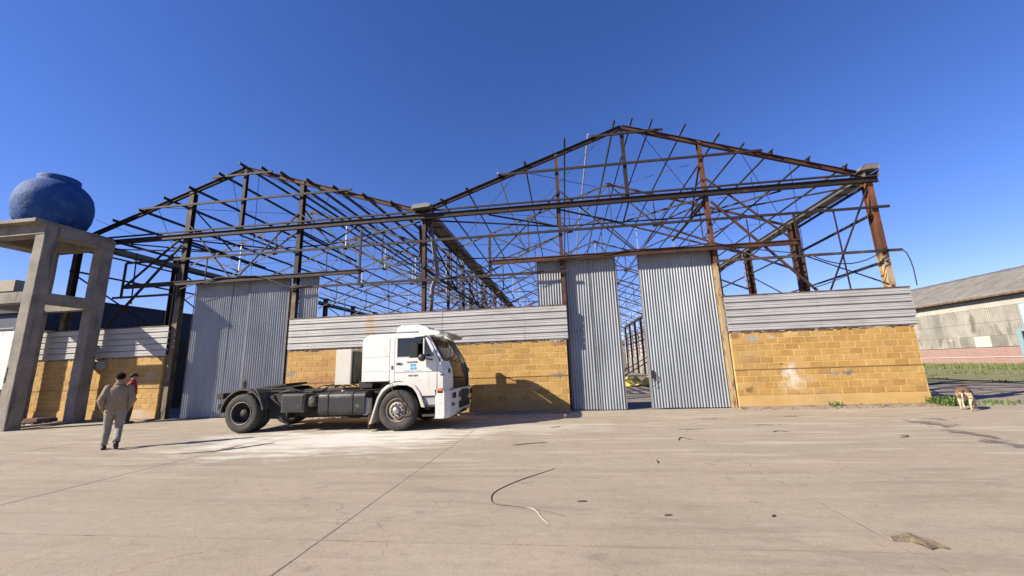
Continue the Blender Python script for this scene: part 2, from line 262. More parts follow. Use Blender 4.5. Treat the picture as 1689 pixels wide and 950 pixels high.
# ------------------------------------------------------------------ mesh helpers
class MB:
    def __init__(s): s.v = []; s.f = []; s.sm = []; s.mi = []
    def add(s, vs, fs, sm=False, mi=0):
        o = len(s.v); s.v += [Vector(v) for v in vs]; s.f += [tuple(i+o for i in f) for f in fs]; s.sm += [sm]*len(fs); s.mi += [mi]*len(fs); return s
    def box(s, a, b, mi=0):
        (x0, y0, z0), (x1, y1, z1) = a, b
        return s.add([(x0,y0,z0),(x1,y0,z0),(x1,y1,z0),(x0,y1,z0),(x0,y0,z1),(x1,y0,z1),(x1,y1,z1),(x0,y1,z1)], [(0,3,2,1),(4,5,6,7),(0,1,5,4),(1,2,6,5),(2,3,7,6),(3,0,4,7)], mi=mi)
    def bar(s, p, q, w, h=None, upv=(0, 0, 1), mi=0):
        h = h or w; p = Vector(p); q = Vector(q); d = (q-p).normalized(); u = Vector(upv)
        if abs(d.dot(u)) > .98: u = Vector((0, 1, 0)) if abs(d.y) < .9 else Vector((1, 0, 0))
        r = d.cross(u).normalized()*w/2; u = r.cross(d).normalized()*h/2
        vs = [p-r-u, p+r-u, p+r+u, p-r+u, q-r-u, q+r-u, q+r+u, q-r+u]
        return s.add(vs, [(0,3,2,1),(4,5,6,7),(0,1,5,4),(1,2,6,5),(2,3,7,6),(3,0,4,7)], mi=mi)
    def angle(s, p, q, w, t=.008, upv=(0, 0, 1)):      # L section bar
        p = Vector(p); q = Vector(q); d = (q-p).normalized(); u = Vector(upv)
        if abs(d.dot(u)) > .98: u = Vector((0, 1, 0))
        r = d.cross(u).normalized(); u = r.cross(d).normalized()
        pr = [(0,0),(w,0),(w,t),(t,t),(t,w),(0,w)]
        vs = [b+r*(a-w/2)+u*(c-w/2) for b in (p, q) for a, c in pr]
        return s.add(vs, [(i, (i+1) % 6, (i+1) % 6+6, i+6) for i in range(6)]+[(5,4,3,2,1,0), (6,7,8,9,10,11)])
    def hsec(s, p, q, d_, w, t=.016, side=(1, 0, 0)):    # H section: web depth d_, flange width w along side
        p = Vector(p); q = Vector(q); a = (q-p).normalized(); r = Vector(side).normalized(); n = a.cross(r).normalized()
        for k in (-1, 1): s.bar(p+n*k*(d_/2-t/2), q+n*k*(d_/2-t/2), t, w, upv=r)
        return s.bar(p, q, d_-2*t, t*.7, upv=r)
    def tube(s, pts, rad, n=8, mi=0, cap=True, sm=True):
        pts = [Vector(p) for p in pts]; k = len(pts); rad = rad if isinstance(rad, (list, tuple)) else [rad]*k
        vs = []; pr = None
        for i in range(k):
            t = (pts[min(i+1, k-1)]-pts[max(i-1, 0)]).normalized()
            if pr is None: pr = t.orthogonal().normalized()
            pr = (pr-t*pr.dot(t)).normalized(); b = t.cross(pr)
            for j in range(n):
                a = 2*math.pi*j/n; vs.append(pts[i]+(pr*math.cos(a)+b*math.sin(a))*rad[i])
        fs = [(i*n+j, i*n+(j+1) % n, (i+1)*n+(j+1) % n, (i+1)*n+j) for i in range(k-1) for j in range(n)]
        if cap: fs += [tuple(range(n-1, -1, -1)), tuple((k-1)*n+j for j in range(n))]
        return s.add(vs, fs, sm, mi)
    def loft(s, rings, n=14, mi=0, sm=True):           # rings: (centre, rx, ry, yaw) horizontal ellipses
        vs = []
        for c, rx, ry, yw in rings:
            c = Vector(c)
            for j in range(n):
                a = 2*math.pi*j/n; x, y = rx*math.cos(a), ry*math.sin(a); vs.append(c+Vector((x*math.cos(yw)-y*math.sin(yw), x*math.sin(yw)+y*math.cos(yw), 0)))
        k = len(rings)
        fs = [(i*n+j, i*n+(j+1) % n, (i+1)*n+(j+1) % n, (i+1)*n+j) for i in range(k-1) for j in range(n)]+[tuple(range(n-1, -1, -1)), tuple((k-1)*n+j for j in range(n))]
        return s.add(vs, fs, sm, mi)
    def lathe(s, prof, c, axis='Y', n=40, mi=0, fn=None, sm=True, close=False, cap=True):   # prof: (r, offset along axis)
        c = Vector(c); vs = []
        for i, (r, o) in enumerate(prof):
            for j in range(n):
                a = 2*math.pi*j/n; rr = r+(fn(i, j) if fn else 0)
                x, y = rr*math.cos(a), rr*math.sin(a)
                vs.append(c+(Vector((x, o, y)) if axis == 'Y' else Vector((x, y, o)) if axis == 'Z' else Vector((o, x, y))))
        k = len(prof); fs = []
        for i in range(k-1 if not close else k):
            for j in range(n): fs.append((i*n+j, i*n+(j+1) % n, ((i+1) % k)*n+(j+1) % n, ((i+1) % k)*n+j))
        if not close and cap: fs += [tuple(range(n-1, -1, -1)), tuple((k-1)*n+j for j in range(n))]
        return s.add(vs, fs, sm, mi)
    def prism(s, outer, holes, c0, c1, axis='Y', mi=0):  # polygons in XZ (axis Y) or YZ (axis X), thickness c0..c1
        P3 = (lambda p, c: Vector((p[0], c, p[1]))) if axis == 'Y' else (lambda p, c: Vector((c, p[0], p[1]))) if axis == 'X' else (lambda p, c: Vector((p[0], p[1], c)))
        loops = [outer]+list(holes); flat = [p for lp in loops for p in lp]
        tris = tessellate_polygon([[Vector((p[0], p[1], 0)) for p in lp] for lp in loops]); nn = len(flat)
        vs = [P3(p, c0) for p in flat]+[P3(p, c1) for p in flat]
        fs = [tuple(t) for t in tris]+[tuple(i+nn for i in reversed(t)) for t in tris]; o = 0
        for lp in loops:
            k = len(lp); fs += [(o+i, o+(i+1) % k, o+(i+1) % k+nn, o+i+nn) for i in range(k)]; o += k
        return s.add(vs, fs, mi=mi)
    def grid(s, fn, nu, nv, mi=0, sm=False):
        vs = [fn(i/nu, j/nv) for j in range(nv+1) for i in range(nu+1)]
        return s.add(vs, [(j*(nu+1)+i, j*(nu+1)+i+1, (j+1)*(nu+1)+i+1, (j+1)*(nu+1)+i) for j in range(nv) for i in range(nu)], sm, mi)
    def build(s, name, m_, parent=None, bevel=0, label=None, solid=0, fixn=False, kind=None, loc=None):
        me = bpy.data.meshes.new(name)
        base = wloc(parent)
        o = bpy.data.objects.new(name, me); COL.objects.link(o)
        L = Vector(loc) if loc is not None else base
        me.from_pydata([v-L for v in s.v], [], s.f)
        me.polygons.foreach_set('use_smooth', s.sm); me.polygons.foreach_set('material_index', s.mi)
        for x in (m_ if isinstance(m_, (list, tuple)) else [m_]): me.materials.append(x)
        if fixn:
            b = bmesh.new(); b.from_mesh(me); bmesh.ops.recalc_face_normals(b, faces=b.faces); b.to_mesh(me); b.free()
        if parent: o.parent = parent; o.location = L-base
        else: o.location = L
        if bevel:
            md = o.modifiers.new('bevel', 'BEVEL'); md.width = bevel; md.segments = 2; md.limit_method = 'ANGLE'; md.angle_limit = math.radians(35)
        if solid:
            md = o.modifiers.new('solidify', 'SOLIDIFY'); md.thickness = solid
        if label: o['label'] = label
        if kind: o['kind'] = kind
        return o
def wloc(o):
    v = Vector((0, 0, 0))
    while o: v += o.location; o = o.parent
    return v
def tag(o, label, cat, group=None):
    o['label'] = label; o['category'] = cat
    if group: o['group'] = group
    return o
def thing(name, loc, label, cat, group=None):
    o = bpy.data.objects.new(name, None); COL.objects.link(o); o.location = loc; o.empty_display_size = .2
    return tag(o, label, cat, group)
def tags(o, k='structure'): o['kind'] = k; return o
def inst(src, name, loc, parent, label=None):
    c = src.copy(); c.name = name; COL.objects.link(c); c.parent = parent; c.location = Vector(loc)-wloc(parent); return c
def skinmesh(name, nodes, edges, m_, parent, sub=2, smooth=True):
    """nodes: {key: (pos, radius)}; first key is the root. Continuous skin-modifier body applied to a plain mesh."""
    keys = list(nodes); me = bpy.data.meshes.new(name); base = wloc(parent)
    me.from_pydata([Vector(nodes[k][0])-base for k in keys], [(keys.index(a), keys.index(b)) for a, b in edges], [])
    o = bpy.data.objects.new(name, me); COL.objects.link(o)
    o.modifiers.new('skin', 'SKIN'); sm = o.modifiers.new('sub', 'SUBSURF'); sm.levels = sub; sm.render_levels = sub
    if not me.skin_vertices: 
        b = bmesh.new(); b.from_mesh(me); b.verts.layers.skin.verify(); b.to_mesh(me); b.free()
    for i, k in enumerate(keys):
        r = nodes[k][1]; me.skin_vertices[0].data[i].radius = (r, r) if not isinstance(r, tuple) else r
    me.skin_vertices[0].data[0].use_root = True
    dg = bpy.context.evaluated_depsgraph_get(); ev = o.evaluated_get(dg); nm = bpy.data.meshes.new_from_object(ev)
    o.modifiers.clear(); o.data = nm; nm.materials.clear(); nm.materials.append(m_)
    for p in nm.polygons: p.use_smooth = smooth
    o.parent = parent; o.location = (0, 0, 0); return o
def text(s_, size, loc, rot, m_, parent, name='lettering', ext=.001):
    cu = bpy.data.curves.new('t', 'FONT'); cu.body = s_; cu.size = size; cu.extrude = ext; cu.align_x = 'CENTER'; cu.align_y = 'CENTER'; cu.offset = size*.02
    t = bpy.data.objects.new('t', cu); COL.objects.link(t); bpy.context.view_layer.update()
    me = bpy.data.meshes.new_from_object(t.evaluated_get(bpy.context.evaluated_depsgraph_get())); bpy.data.objects.remove(t)
    me.materials.clear(); me.materials.append(m_); o = bpy.data.objects.new(name, me); COL.objects.link(o)
    o.rotation_euler = rot; o.parent = parent; o.location = Vector(loc)-wloc(parent); return o
# ================================================================== GROUND
g = MB(); g.add([(-900,-900,-.06),(900,-900,-.06),(900,900,-.06),(-900,900,-.06)], [(0,1,2,3)]); tags(g.build('ground', FAR))
g = MB(); g.grid(lambda u, v: Vector((-40+90*u, -.3+66*v, -.022+.012*noise.noise(Vector((u*70, v*60, 0))))), 90, 66, sm=True); tags(g.build('dirt_ground', DIRT))
yard = MB(); yard.add([(-45,-40,-.0035),(30,-40,-.0035),(30,.1,-.0035),(-45,.1,-.0035)], [(0,1,2,3)])
yard = tags(yard.build('concrete_yard', JOINT))
xs = [-42.6, -37.6, -32.6, -27.6, -22.5, -17.5, -12.45, -7.4, -2.38, 2.65, 7.75, 12.9, 18.0]
ys = [-30, -20, -10.02, 0.25]
for i in range(len(xs)-1):
    for j in range(len(ys)-1):
        gp = .006; x0, x1, y0, y1 = xs[i]+gp, xs[i+1]-gp, ys[j]+gp, ys[j+1]-gp
        if x0 > 12: y1 = -.9
        s = MB(); dz = R(-.0004, .0008)
        nx, ny = 40, 90
        def edge(p, a, b, seed):   # spalled uneven edge
            return p
        vs = []
        for b in range(ny+1):
            for a in range(nx+1):
                u, v = a/nx, b/ny; x, y = x0+(x1-x0)*u, y0+(y1-y0)*v
                w = .022*noise.noise(Vector((x*3, y*3, 5)))+.014*noise.noise(Vector((x*11, y*11, 2)))
                if a == 0: x += abs(w)
                if a == nx: x -= abs(w)
                if b == 0: y += abs(w)
                if b == ny: y -= abs(w)
                z = dz+.0008*noise.noise(Vector((x*.5, y*.5, 0)))-(.001 if a in (0, nx) or b in (0, ny) else 0)
                vs.append((x, y, z))
        s.add(vs, [(b*(nx+1)+a, b*(nx+1)+a+1, (b+1)*(nx+1)+a+1, (b+1)*(nx+1)+a) for b in range(ny) for a in range(nx)], True)
        rim = [a for a in range(nx+1)]+[b*(nx+1)+nx for b in range(1, ny+1)]+[ny*(nx+1)+a for a in range(nx-1, -1, -1)]+[b*(nx+1) for b in range(ny-1, 0, -1)]
        k = len(rim); s.add([vs[r] for r in rim]+[(vs[r][0], vs[r][1], -.006) for r in rim], [(a, a+k, (a+1) % k+k, (a+1) % k) for a in range(k)])
        s.build('concrete_slab', CONC, yard)
# hangar floor
g = MB(); g.grid(lambda u, v: Vector((-21+31.5*u, .26+58*v, -.008)), 8, 12); tags(g.build('hangar_floor', mat('floor_concrete', [(.20, .17, .14), (.28, .24, .2)], 1.2, .95, 0, .4)))
# grass verge beyond the right end
def verge(u, v):
    x = 12.5+30*u; y = 9+25*v; return Vector((x, y+.6*noise.noise(Vector((x*.4, 0, 0))), .02+.28*max(0, (x-20)/17)**1.5+.04*noise.noise(Vector((x*.5, y*.5, 0)))))
g = MB(); g.grid(verge, 60, 50, sm=True); tags(g.build('grass_bank', GSOIL))
g = MB()
for i in range(26000):
    t = random.random(); u = random.random()**.8; v = random.random(); p = verge(u, v)
    if noise.noise(Vector((p.x*.35, p.y*.35, 7))) < .05+(30-p.x)*.01 and p.x < 33: continue
    near_wall = p.x > 31; h = R(.06, .16)*(2.2 if near_wall else 1); a = R(0, 6.28); w = R(.02, .05)
    d = Vector((math.cos(a), math.sin(a), 0)); q = p+Vector((R(-.06, .06), R(-.06, .06), h)); g.add([p-d*w, p+d*w, q], [(0, 1, 2)])
tags(g.build('grass', GRASS), 'stuff')
def weeds(name, pts, label, n, h, m_=None, cat='plant'):
    s = MB()
    for (cx, cy, rr) in pts:
        for i in range(n):
            a = R(0, 6.28); r_ = rr*math.sqrt(random.random()); b = Vector((cx+r_*math.cos(a), cy+r_*.6*math.sin(a), 0)); hh = R(.4, 1)*h; ln = R(.2, .9)*hh; a2 = R(0, 6.28)
            t = b+Vector((ln*math.cos(a2), ln*math.sin(a2), hh)); md = (b+t)/2+Vector((0, 0, hh*.22)); w = R(.006, .016)*(.6+h*2.5); d = Vector((-math.sin(a2), math.cos(a2), 0))*w
            s.add([b-d*.5, b+d*.5, md+d, t, md-d], [(0, 1, 2, 4), (4, 2, 3)])
    return tag(s.build(name, m_ or WEED, loc=(pts[0][0], pts[0][1], 0)), label, cat)
weeds('weed_clump', [(11.10, -.35, .32), (11.45, -.25, .35), (10.98, -.1, .25)], 'bushy green grass clump at the right end of the yellow block wall, beside the dog', 150, .30)
weeds('low_weeds', [(12.2, -.25, .7), (12.9, .1, .5)], 'low green weeds just behind the dog at the yard edge', 120, .12)
weeds('weed_tuft', [(8.15, -.22, .2)], 'small green tuft at the foot of the right yellow wall, left of its middle', 60, .2)
weeds('dry_weeds', [(9.3, -.18, .35), (9.9, -.16, .3), (10.4, -.18, .25), (8.8, -.16, .15)], 'thin dry weeds along the foot of the right yellow wall near its end', 45, .13, DRY)
weeds('weed_sprig', [(7.45, -.22, .12)], 'tiny weed sprig at the foot of the right yellow wall below the white splash', 30, .1)
# ================================================================== BLOCK WALLS
BW, BH, BT = .408, .2, .05
bm = MB(); 
def block_mesh(w, seed):
    s = MB(); rr = random.Random(seed); h = BH-.020; w = w-.020; t = BT; c = .006
    a = lambda x: x+rr.uniform(-.0025, .0025)
    o = [(a(0), 0, a(0)), (a(w), 0, a(0)), (a(w), 0, a(h)), (a(0), 0, a(h))]
    s.add([(x, t, z) for x, _, z in o]+[(x, c, z) for x, _, z in o]+[(x+(c if x < w/2 else -c), rr.uniform(-.004, .002), z+(c if z < h/2 else -c)) for x, _, z in o],
          [(0,1,5,4),(1,2,6,5),(2,3,7,6),(3,0,4,7),(4,5,9,8),(5,6,10,9),(6,7,11,10),(7,4,8,11),(8,9,10,11)])
    me = bpy.data.meshes.new('block'); me.from_pydata(s.v, [], s.f); me.materials.append(BLOCK); return me
FULL = [block_mesh(BW, i) for i in range(8)]; HALF = {}
def block_wall(x0, x1, label, ragged_right=False, y=0.0, z0=.40, ztop=2.37, name='block_wall', ext=None):
    t = thing(name, ((x0+x1)/2, y+.1, 0), label, 'wall')
    s = MB(); s.box((x0, y+.005, z0), (x1, y+.2, ztop+.02)); s.build('mortar_body', MORT, t)
    s = MB(); n = max(4, int((x1-x0)*2.5)); s.grid(lambda u, v: Vector((x0+(x1-x0)*u+(0 if 0 < u < 1 else 0), y-.018-.01*(1-v)+.012*noise.noise(Vector((u*n*.9, v*3, x0))), z0*v+(.012*noise.noise(Vector((u*n, 3, 1))) if v == 1 else 0))), n*2, 4, sm=True)
    s.box((x0, y-.004, 0), (x1, y+.21, z0-.01)); s.build('plinth', PLINTH, t)
    s = MB(); s.grid(lambda u, v: [Vector((x0-.05+(x1-x0+.1)*u, y-.34-.04*noise.noise(Vector((u*9+x0, 0, 2))), -.005)), Vector((x0-.05+(x1-x0+.1)*u, y-.30+.05*noise.noise(Vector((u*17+x0, 0, 4))), .05+.02*noise.noise(Vector((u*23, x0, 0)))),), Vector((x0-.05+(x1-x0+.1)*u, y+.0, .07))][min(2, round(v*2))], n*2, 2)
    s.build('footing', CURBM, t)
    rows = int(round((ztop-z0)/BH)); 
    for r_ in range(rows):
        z = z0+r_*BH+.007; off = 0 if r_ % 2 else BW/2; x = x0-off
        if r_ == 4: pass
        while x < x1-.03:
            a, b = max(x, x0), min(x+BW, x1-(R(0, .05) if ragged_right else 0)); w = b-a
            if w > .07 and not (r_ == rows-1 and random.random() < .06):
                if w > BW-.01: me = random.choice(FULL)
                else:
                    k = round(w, 2); me = HALF.get(k) or HALF.setdefault(k, block_mesh(w, 50))
                o = bpy.data.objects.new('block', me); COL.objects.link(o); o.parent = t
                o.location = Vector((a+.007, y+R(-.002, .003), z))-t.location
            x += BW
    # ledge line between rows
    s = MB(); zl = z0+4*BH; s.box((x0, y-.014, zl-.008), (x1, y+.02, zl+.012)); s.build('ledge', mat('ledge_'+name, [(.22, .11, .05), (.36, .2, .09)], 5, .9) if 'ledge_block_wall' not in bpy.data.materials else bpy.data.materials['ledge_block_wall'], t)
    # crumbled mortar bed on top
    s = MB(); n = int((x1-x0)*9)
    for i in range(n):
        a = x0+(x1-x0)*i/n; w = (x1-x0)/n*R(.7, 1); h = R(.005, .045); s.box((a, y+R(-.02, .02), ztop), (a+w, y+.19, ztop+.02+h))
    s.build('broken_top_course', EDGE, t)
    return t
def siding(x0, x1, z0, z1, parent, y=-.05, sheets=6, m_=None, flash=True):
    """horizontal trapezoid sheet panels, overlapping side by side"""
    rows = 5; p = (z1-z0)/rows; prof = []
    for r_ in range(rows):
        b = z0+r_*p
        prof += [(b, .075), (b+.034, .065), (b+.046, .0), (b+.10, -.002), (b+.108, .012), (b+.128, .012), (b+.136, -.002), (b+.175, -.002), (b+.182, .008), (b+.195, .008), (b+.2, -.002), (b+p-.010, .0)]
    prof.append((z1, .045)); prof.append((z1+.0, .05))
    w = (x1-x0)/sheets
    for k in range(sheets):
        s = MB(); a, b = x0+k*w, x0+(k+1)*w+.05; yo = -.003*(k % 2); nx = 6; tilt = R(-.006, .006)
        s.grid(lambda u, v: Vector((a+(b-a)*u, y+yo+prof[round(v*(len(prof)-1))][1]+tilt*v+.004*noise.noise(Vector((u*2+k*7, v*3, x0))), prof[round(v*(len(prof)-1))][0])), nx, len(prof)-1)
        s.build('siding_sheet', m_ or SIDE, parent, solid=.003)
    if flash:
        s = MB(); s.box((x0-.04, y-.02, z1), (x1+.04, y+.10, z1+.03)); s.build('top_flashing', EDGE, parent)
mid = block_wall(-10.36, .10, 'long yellow block wall with grey siding above, standing behind the white truck', True)
siding(-10.38, .12, 2.42, 3.62, mid, sheets=7)
rgt = block_wall(5.46, 10.93, 'yellow block wall with grey siding above, right of the tall sliding doors', True)
siding(5.40, 10.98, 2.42, 3.62, rgt, sheets=4)
lft = block_wall(-22.35, -15.72, 'shaded yellow block wall behind the concrete water tower')
siding(-22.35, -15.66, 2.42, 3.60, lft, sheets=5)
# side and back walls of the hangar
for xw, lab, nm, wm in ((10.72, 'long grey side wall seen through the gap between the tall doors', 'side_wall', GREYC), (-20.98, 'side wall of the left bay, coloured dark for its shade, behind the open gap', 'side_wall', CHASS)):  # near-black material on the left wall paints in its shade
    t = thing(nm, (xw, 28, 0), lab, 'wall')
    for k in range(24):
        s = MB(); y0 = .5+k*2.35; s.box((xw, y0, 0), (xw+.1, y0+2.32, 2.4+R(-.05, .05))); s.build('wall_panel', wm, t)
        if xw > 0 and k > 8:
            for q in range(6):
                s = MB(); s.box((xw+.02, y0+.05, 2.75+q*.55+R(-.03, .03)), (xw+.06, y0+2.3, 2.75+q*.55+.30)); s.build('slat', LOUV, t)
            s = MB(); s.box((xw-.02, y0-.05, 2.4), (xw+.1, y0+.06, 6.2)); s.build('slat_post', STEEL_R, t)
        elif k:
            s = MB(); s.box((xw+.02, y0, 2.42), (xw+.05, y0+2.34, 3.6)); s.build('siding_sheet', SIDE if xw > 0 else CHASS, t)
t = thing('rear_wall', (-5, 57.6, 0), 'far end wall of the hangar seen small through the gap between the tall doors', 'wall')
for k in range(13):
    s = MB(); s.box((-20.9+k*2.43, 57.5, 0), (-20.9+k*2.43+2.40, 57.6, 5.4+R(-.1, .1))); s.build('wall_panel', GREYC, t)
# ================================================================== SLIDING DOORS
def corrugated(x0, x1, z0, z1, y, parent, n, m_=CORR, pitch=.0945, amp=.024, name='corrugated_sheet', ztop=None):
    w = (x1-x0)/n
    for k in range(n):
        a, b = x0+k*w, x0+(k+1)*w+(.03 if k < n-1 else 0); s = MB(); per = (b-a)/pitch; nu = int(per*7); nv = 16; yo = -.004*(k % 2); ph = R(0, 6); ta = R(-.004, .004)
        dz = R(-.02, .02)
        s.grid(lambda u, v: Vector((a+(b-a)*u, y+yo+ta*v-amp*(1+.25*noise.noise(Vector((u*9, v*4, k))))*math.sin(ph+2*math.pi*(a+(b-a)*u)/pitch+.5*noise.noise(Vector((u*3, v*1.5, x0+k))))-.03*max(0, .12-v)/.12*max(0, noise.noise(Vector((u*4+k*3, 2, x0))))+.014*noise.noise(Vector((u*1.3+k*5, v*2.5, x0))), z0+(z1-z0)*v+(dz if v in (0, 1) else 0))), nu, nv, sm=True)
        s.build(name, m_, parent)
def leaf(x0, x1, z0, z1, y, label, n, latch=None, group=None):
    t = thing('sliding_door', ((x0+x1)/2, y, 0), label, 'door', group)
    corrugated(x0, x1, z0, z1, y, t, n)
    s = MB(); s.bar((x0+.03, y+.05, z0), (x0+.03, y+.05, z1), .05); s.bar((x1-.03, y+.05, z0), (x1-.03, y+.05, z1), .05)
    for z in (z0+.05, (z0+z1)/2, z1-.06): s.bar((x0+.05, y+.05, z), (x1-.05, y+.05, z), .05)
    s.build('door_frame', EDGE, t)
    s = MB(); s.bar((x0, y-.022, z0+.02), (x0, y-.022, z1), .03, .012); s.bar((x1, y-.022, z0+.02), (x1, y-.022, z1), .03, .012); s.build('edge_strip', GUTM, t)
    if latch:
        lx, lz = latch; s = MB(); s.box((lx-.03, y-.06, lz-.16), (lx+.03, y-.03, lz+.12))
        s.tube([(lx-.06, y-.07, lz+.05), (lx+.02, y-.11, lz+.02), (lx+.05, y-.10, lz-.12), (lx, y-.07, lz-.22)], .014, 6); s.tube([(lx, y-.07, lz-.2), (lx+.03, y-.08, lz-.35), (lx-.02, y-.07, lz-.42)], .010, 6)
        s.build('latch', CHASS, t)
    return t
YD = .30; k_ = (13.86+YD)/13.86
leaf(.16, 1.96*k_, .02, 5.44, YD, 'narrow tall corrugated door leaf left of the dark gap', 2)
leaf(2.75*k_, 5.42*k_, .02, 5.44, YD, 'wide tall corrugated door leaf right of the dark gap, with a bent latch', 3, (2.80*k_+.08, 1.15))
leaf(-14.68*k_, -12.18*k_, .02, 5.44, YD+.04, 'left leaf of the closed corrugated doors behind the truck tail, crossed by a diagonal shadow', 3)
leaf(-12.20*k_, -10.50*k_, .02, 5.44, YD, 'right leaf of the closed corrugated doors behind the truck tail', 2, (-12.03*k_, 1.25))
p_ = thing('sheet_panel', (-.4, .25, 3.6), 'narrow upright corrugated panel above the siding, left of the tall doors', 'panel'); corrugated(-.82, .06, 3.5, 5.44, .24, p_, 1)
p_ = thing('sheet_panel', (-9.8, .25, 3.6), 'narrow upright corrugated panel above the siding, right of the closed doors', 'panel'); corrugated(-10.25, -9.42, 3.5, 5.42, .24, p_, 1)
# ================================================================== HANGAR FRAME
F = thing('hangar_frame', (-5.15, 0, 0), 'bare rusty steel frame of a double gabled hangar with its roof sheets gone', 'building frame')
CX = [(-13.03, 10.33), (2.65, 10.43)]; EV = 7.62; SL = 2.8/7.85
def roofz(x, c): return CX[c][1]-abs(x-CX[c][0])*SL
def barp(name, p, q, w, h=None, m_=STEEL, upv=(0, 0, 1), par=None):
    s = MB(); s.bar(p, q, w, h, upv); return s.build(name, m_, par or F)
for x, zt, m_ in ((-20.9, 7.6, COLM), (-15.52, 9.42, COLM), (-10.37, 9.42, COLM), (-5.1, 7.6, STEEL_R), (.12, 9.5, STEEL_R), (5.36, 9.5, COLR), (10.62, 7.6, COLR)):
    s = MB(); w = .18 if x > 10 else .22 if x < -15 else (.13 if x in (.12, -5.1) else .17 if x < 0 else .12); d = .28 if x > 10 else .2
    s.hsec((x, .17, 0), (x, .17, zt), d, w, .018); s.build('column', m_, F)
for x in (CX[0][0], CX[1][0]):
    s = MB(); s.hsec((x, .12, 7.4), (x, .12, 10.3), .14, .12, .012); s.build('ridge_post', STEEL, F)
for c, (xc, zc) in enumerate(CX):
    for sgn in (-1, 1):
        a, b = (xc, .1, zc-.08), (xc+sgn*7.85, .1, EV-.02); s = MB(); s.hsec(a, b, .17, .11, .012, side=(0, 1, 0)); s.build('rafter', STEEL_R if (c, sgn) in ((1, 1), (0, 1)) else STEEL, F)
s = MB(); s.hsec((-20.9, -.02, 7.36), (10.85, -.02, 7.36), .20, .12, .014, side=(0, 1, 0)); s.build('tie_beam', STEEL, F)
barp('thin_rail', (-20.6, -.02, 7.585), (10.0, -.02, 7.585), .06, .06)
# girts
for a, b, z in ((-18.1, 11.0, 6.37), (-17.75, -8.1, 8.78), (-2.05, 7.4, 8.80), (-14.5, -11.7, 9.93), (1.5, 4.12, 10.02), (-10.55, -.02+.3, 4.85), (5.25, 11.08, 4.86), (-18.5, -15.4, 4.9)):
    barp('girt', (a, -.03, z), (b, -.03, z), .05, .085, STEEL if z != 4.86 else TRUSS)
for a, b in ((-18.1, -7.6), (-2.55, 8.05)):
    s = MB(); s.box((a, -.06, 5.28), (b, .10, 5.40)); s.box((a, -.09, 5.40), (b, .36, 5.425)); s.box((a+.02, -.09, 5.25), (b-.02, -.06, 5.28)); s.build('door_rail', STEEL_R if a > -5 else STEEL, F)
for x, a, b in ((-18.1, 4.85, 6.37), (-7.62, 4.85, 7.0), (-2.5, 4.86, 6.37), (8.04, 4.86, 6.37)): barp('hanging_post', (x, -.03, a), (x, -.03, b), .07, .06)
for p, q in (((9.3, .0, 6.37), (9.35, 0, 3.62)), ((-17.7, 0, 6.8), (-17.6, 0, 4.6)), ((-19.3, 0, 6.37), (-19.2, 0, 3.6))): barp('sag_bar', p, q, .035)
# braces in the front wall, read off the photograph's geometry
BR = [((.19, .05, 7.96), (2.78, .0, 5.35), .05), ((.19, .05, 7.96), (-2.5, 0, 5.35), .05), ((5.3, .05, 7.95), (2.82, 0, 5.35), .05), ((5.4, .05, 7.95), (8.0, 0, 5.35), .06),
      ((5.45, .0, 7.05), (8.35, 0, 3.66), .075), ((10.5, .05, 7.05), (8.75, .05, 3.6), .05), ((-15.6, 0, 7.35), (-18.05, 0, 5.35), .07), ((-15.6, 0, 7.0), (-18.6, 0, 3.7), .08),
      ((-15.4, .05, 8.7), (-15.0, 1.85, 7.25), .05), ((-10.3, .05, 8.3), (-10.2, 1.9, 7.3), .045), ((-10.45, .05, 7.95), (-12.95, 0, 5.35), .05), ((-10.3, .05, 7.95), (-7.66, 0, 5.4), .05), ((-15.4, .05, 7.9), (-13.1, 0, 5.35), .05),
      ((5.35, .05, 8.9), (5.4, 1.95, 7.25), .06), ((.12, .05, 8.7), (.12, 2.0, 7.25), .05), ((-5.1, .1, 7.2), (-5.1, 4.6, 7.15), .09), ((.12, .1, 7.25), (.12, 4.6, 7.2), .06), ((5.35, .1, 7.15), (5.35, 4.6, 7.1), .09), ((-10.37, .1, 7.2), (-10.37, 4.6, 7.15), .08), ((-15.5, .1, 7.2), (-15.5, 4.6, 7.15), .08),
      ((10.5, .2, 7.18), (10.55, 4.5, 7.15), .09), ((10.6, .2, 6.2), (10.6, 4.5, 6.1), .09), ((10.6, .2, 4.55), (10.6, 4.5, 4.5), .05), ((-20.8, 0, 7.2), (-20.8, 4.6, 7.2), .08), ((-5.3, .2, 7.1), (-5.9, 2.6, 3.6), .11)]
for p, q, w in BR: barp('brace', p, q, w, w*.8, STEEL_R if w in (.06, .075) else STEEL)
# wind girders lying flat behind the tie beam
for c, (xc, _) in enumerate(CX):
    e0, a, b, e1 = xc-7.7, xc-2.6, xc+2.7, xc+7.7
    for p, q in (((e0, .15), (a, 2.0)), ((a, 2.0), (b, 2.1)), ((b, 2.1), (e1, .25)), ((xc, .1), (xc+.1, 2.1)), ((a, .1), (xc, 2.1)), ((b, .1), (xc, 2.1)), ((a, .1), (a, 2)), ((b, .1), (b, 2.1)), ((xc-5.2, .1), (a, 2.0)), ((xc+5.2, .1), (b, 2.1))):
        barp('wind_brace', (p[0], p[1], 7.27), (q[0], q[1], 7.27), .05)
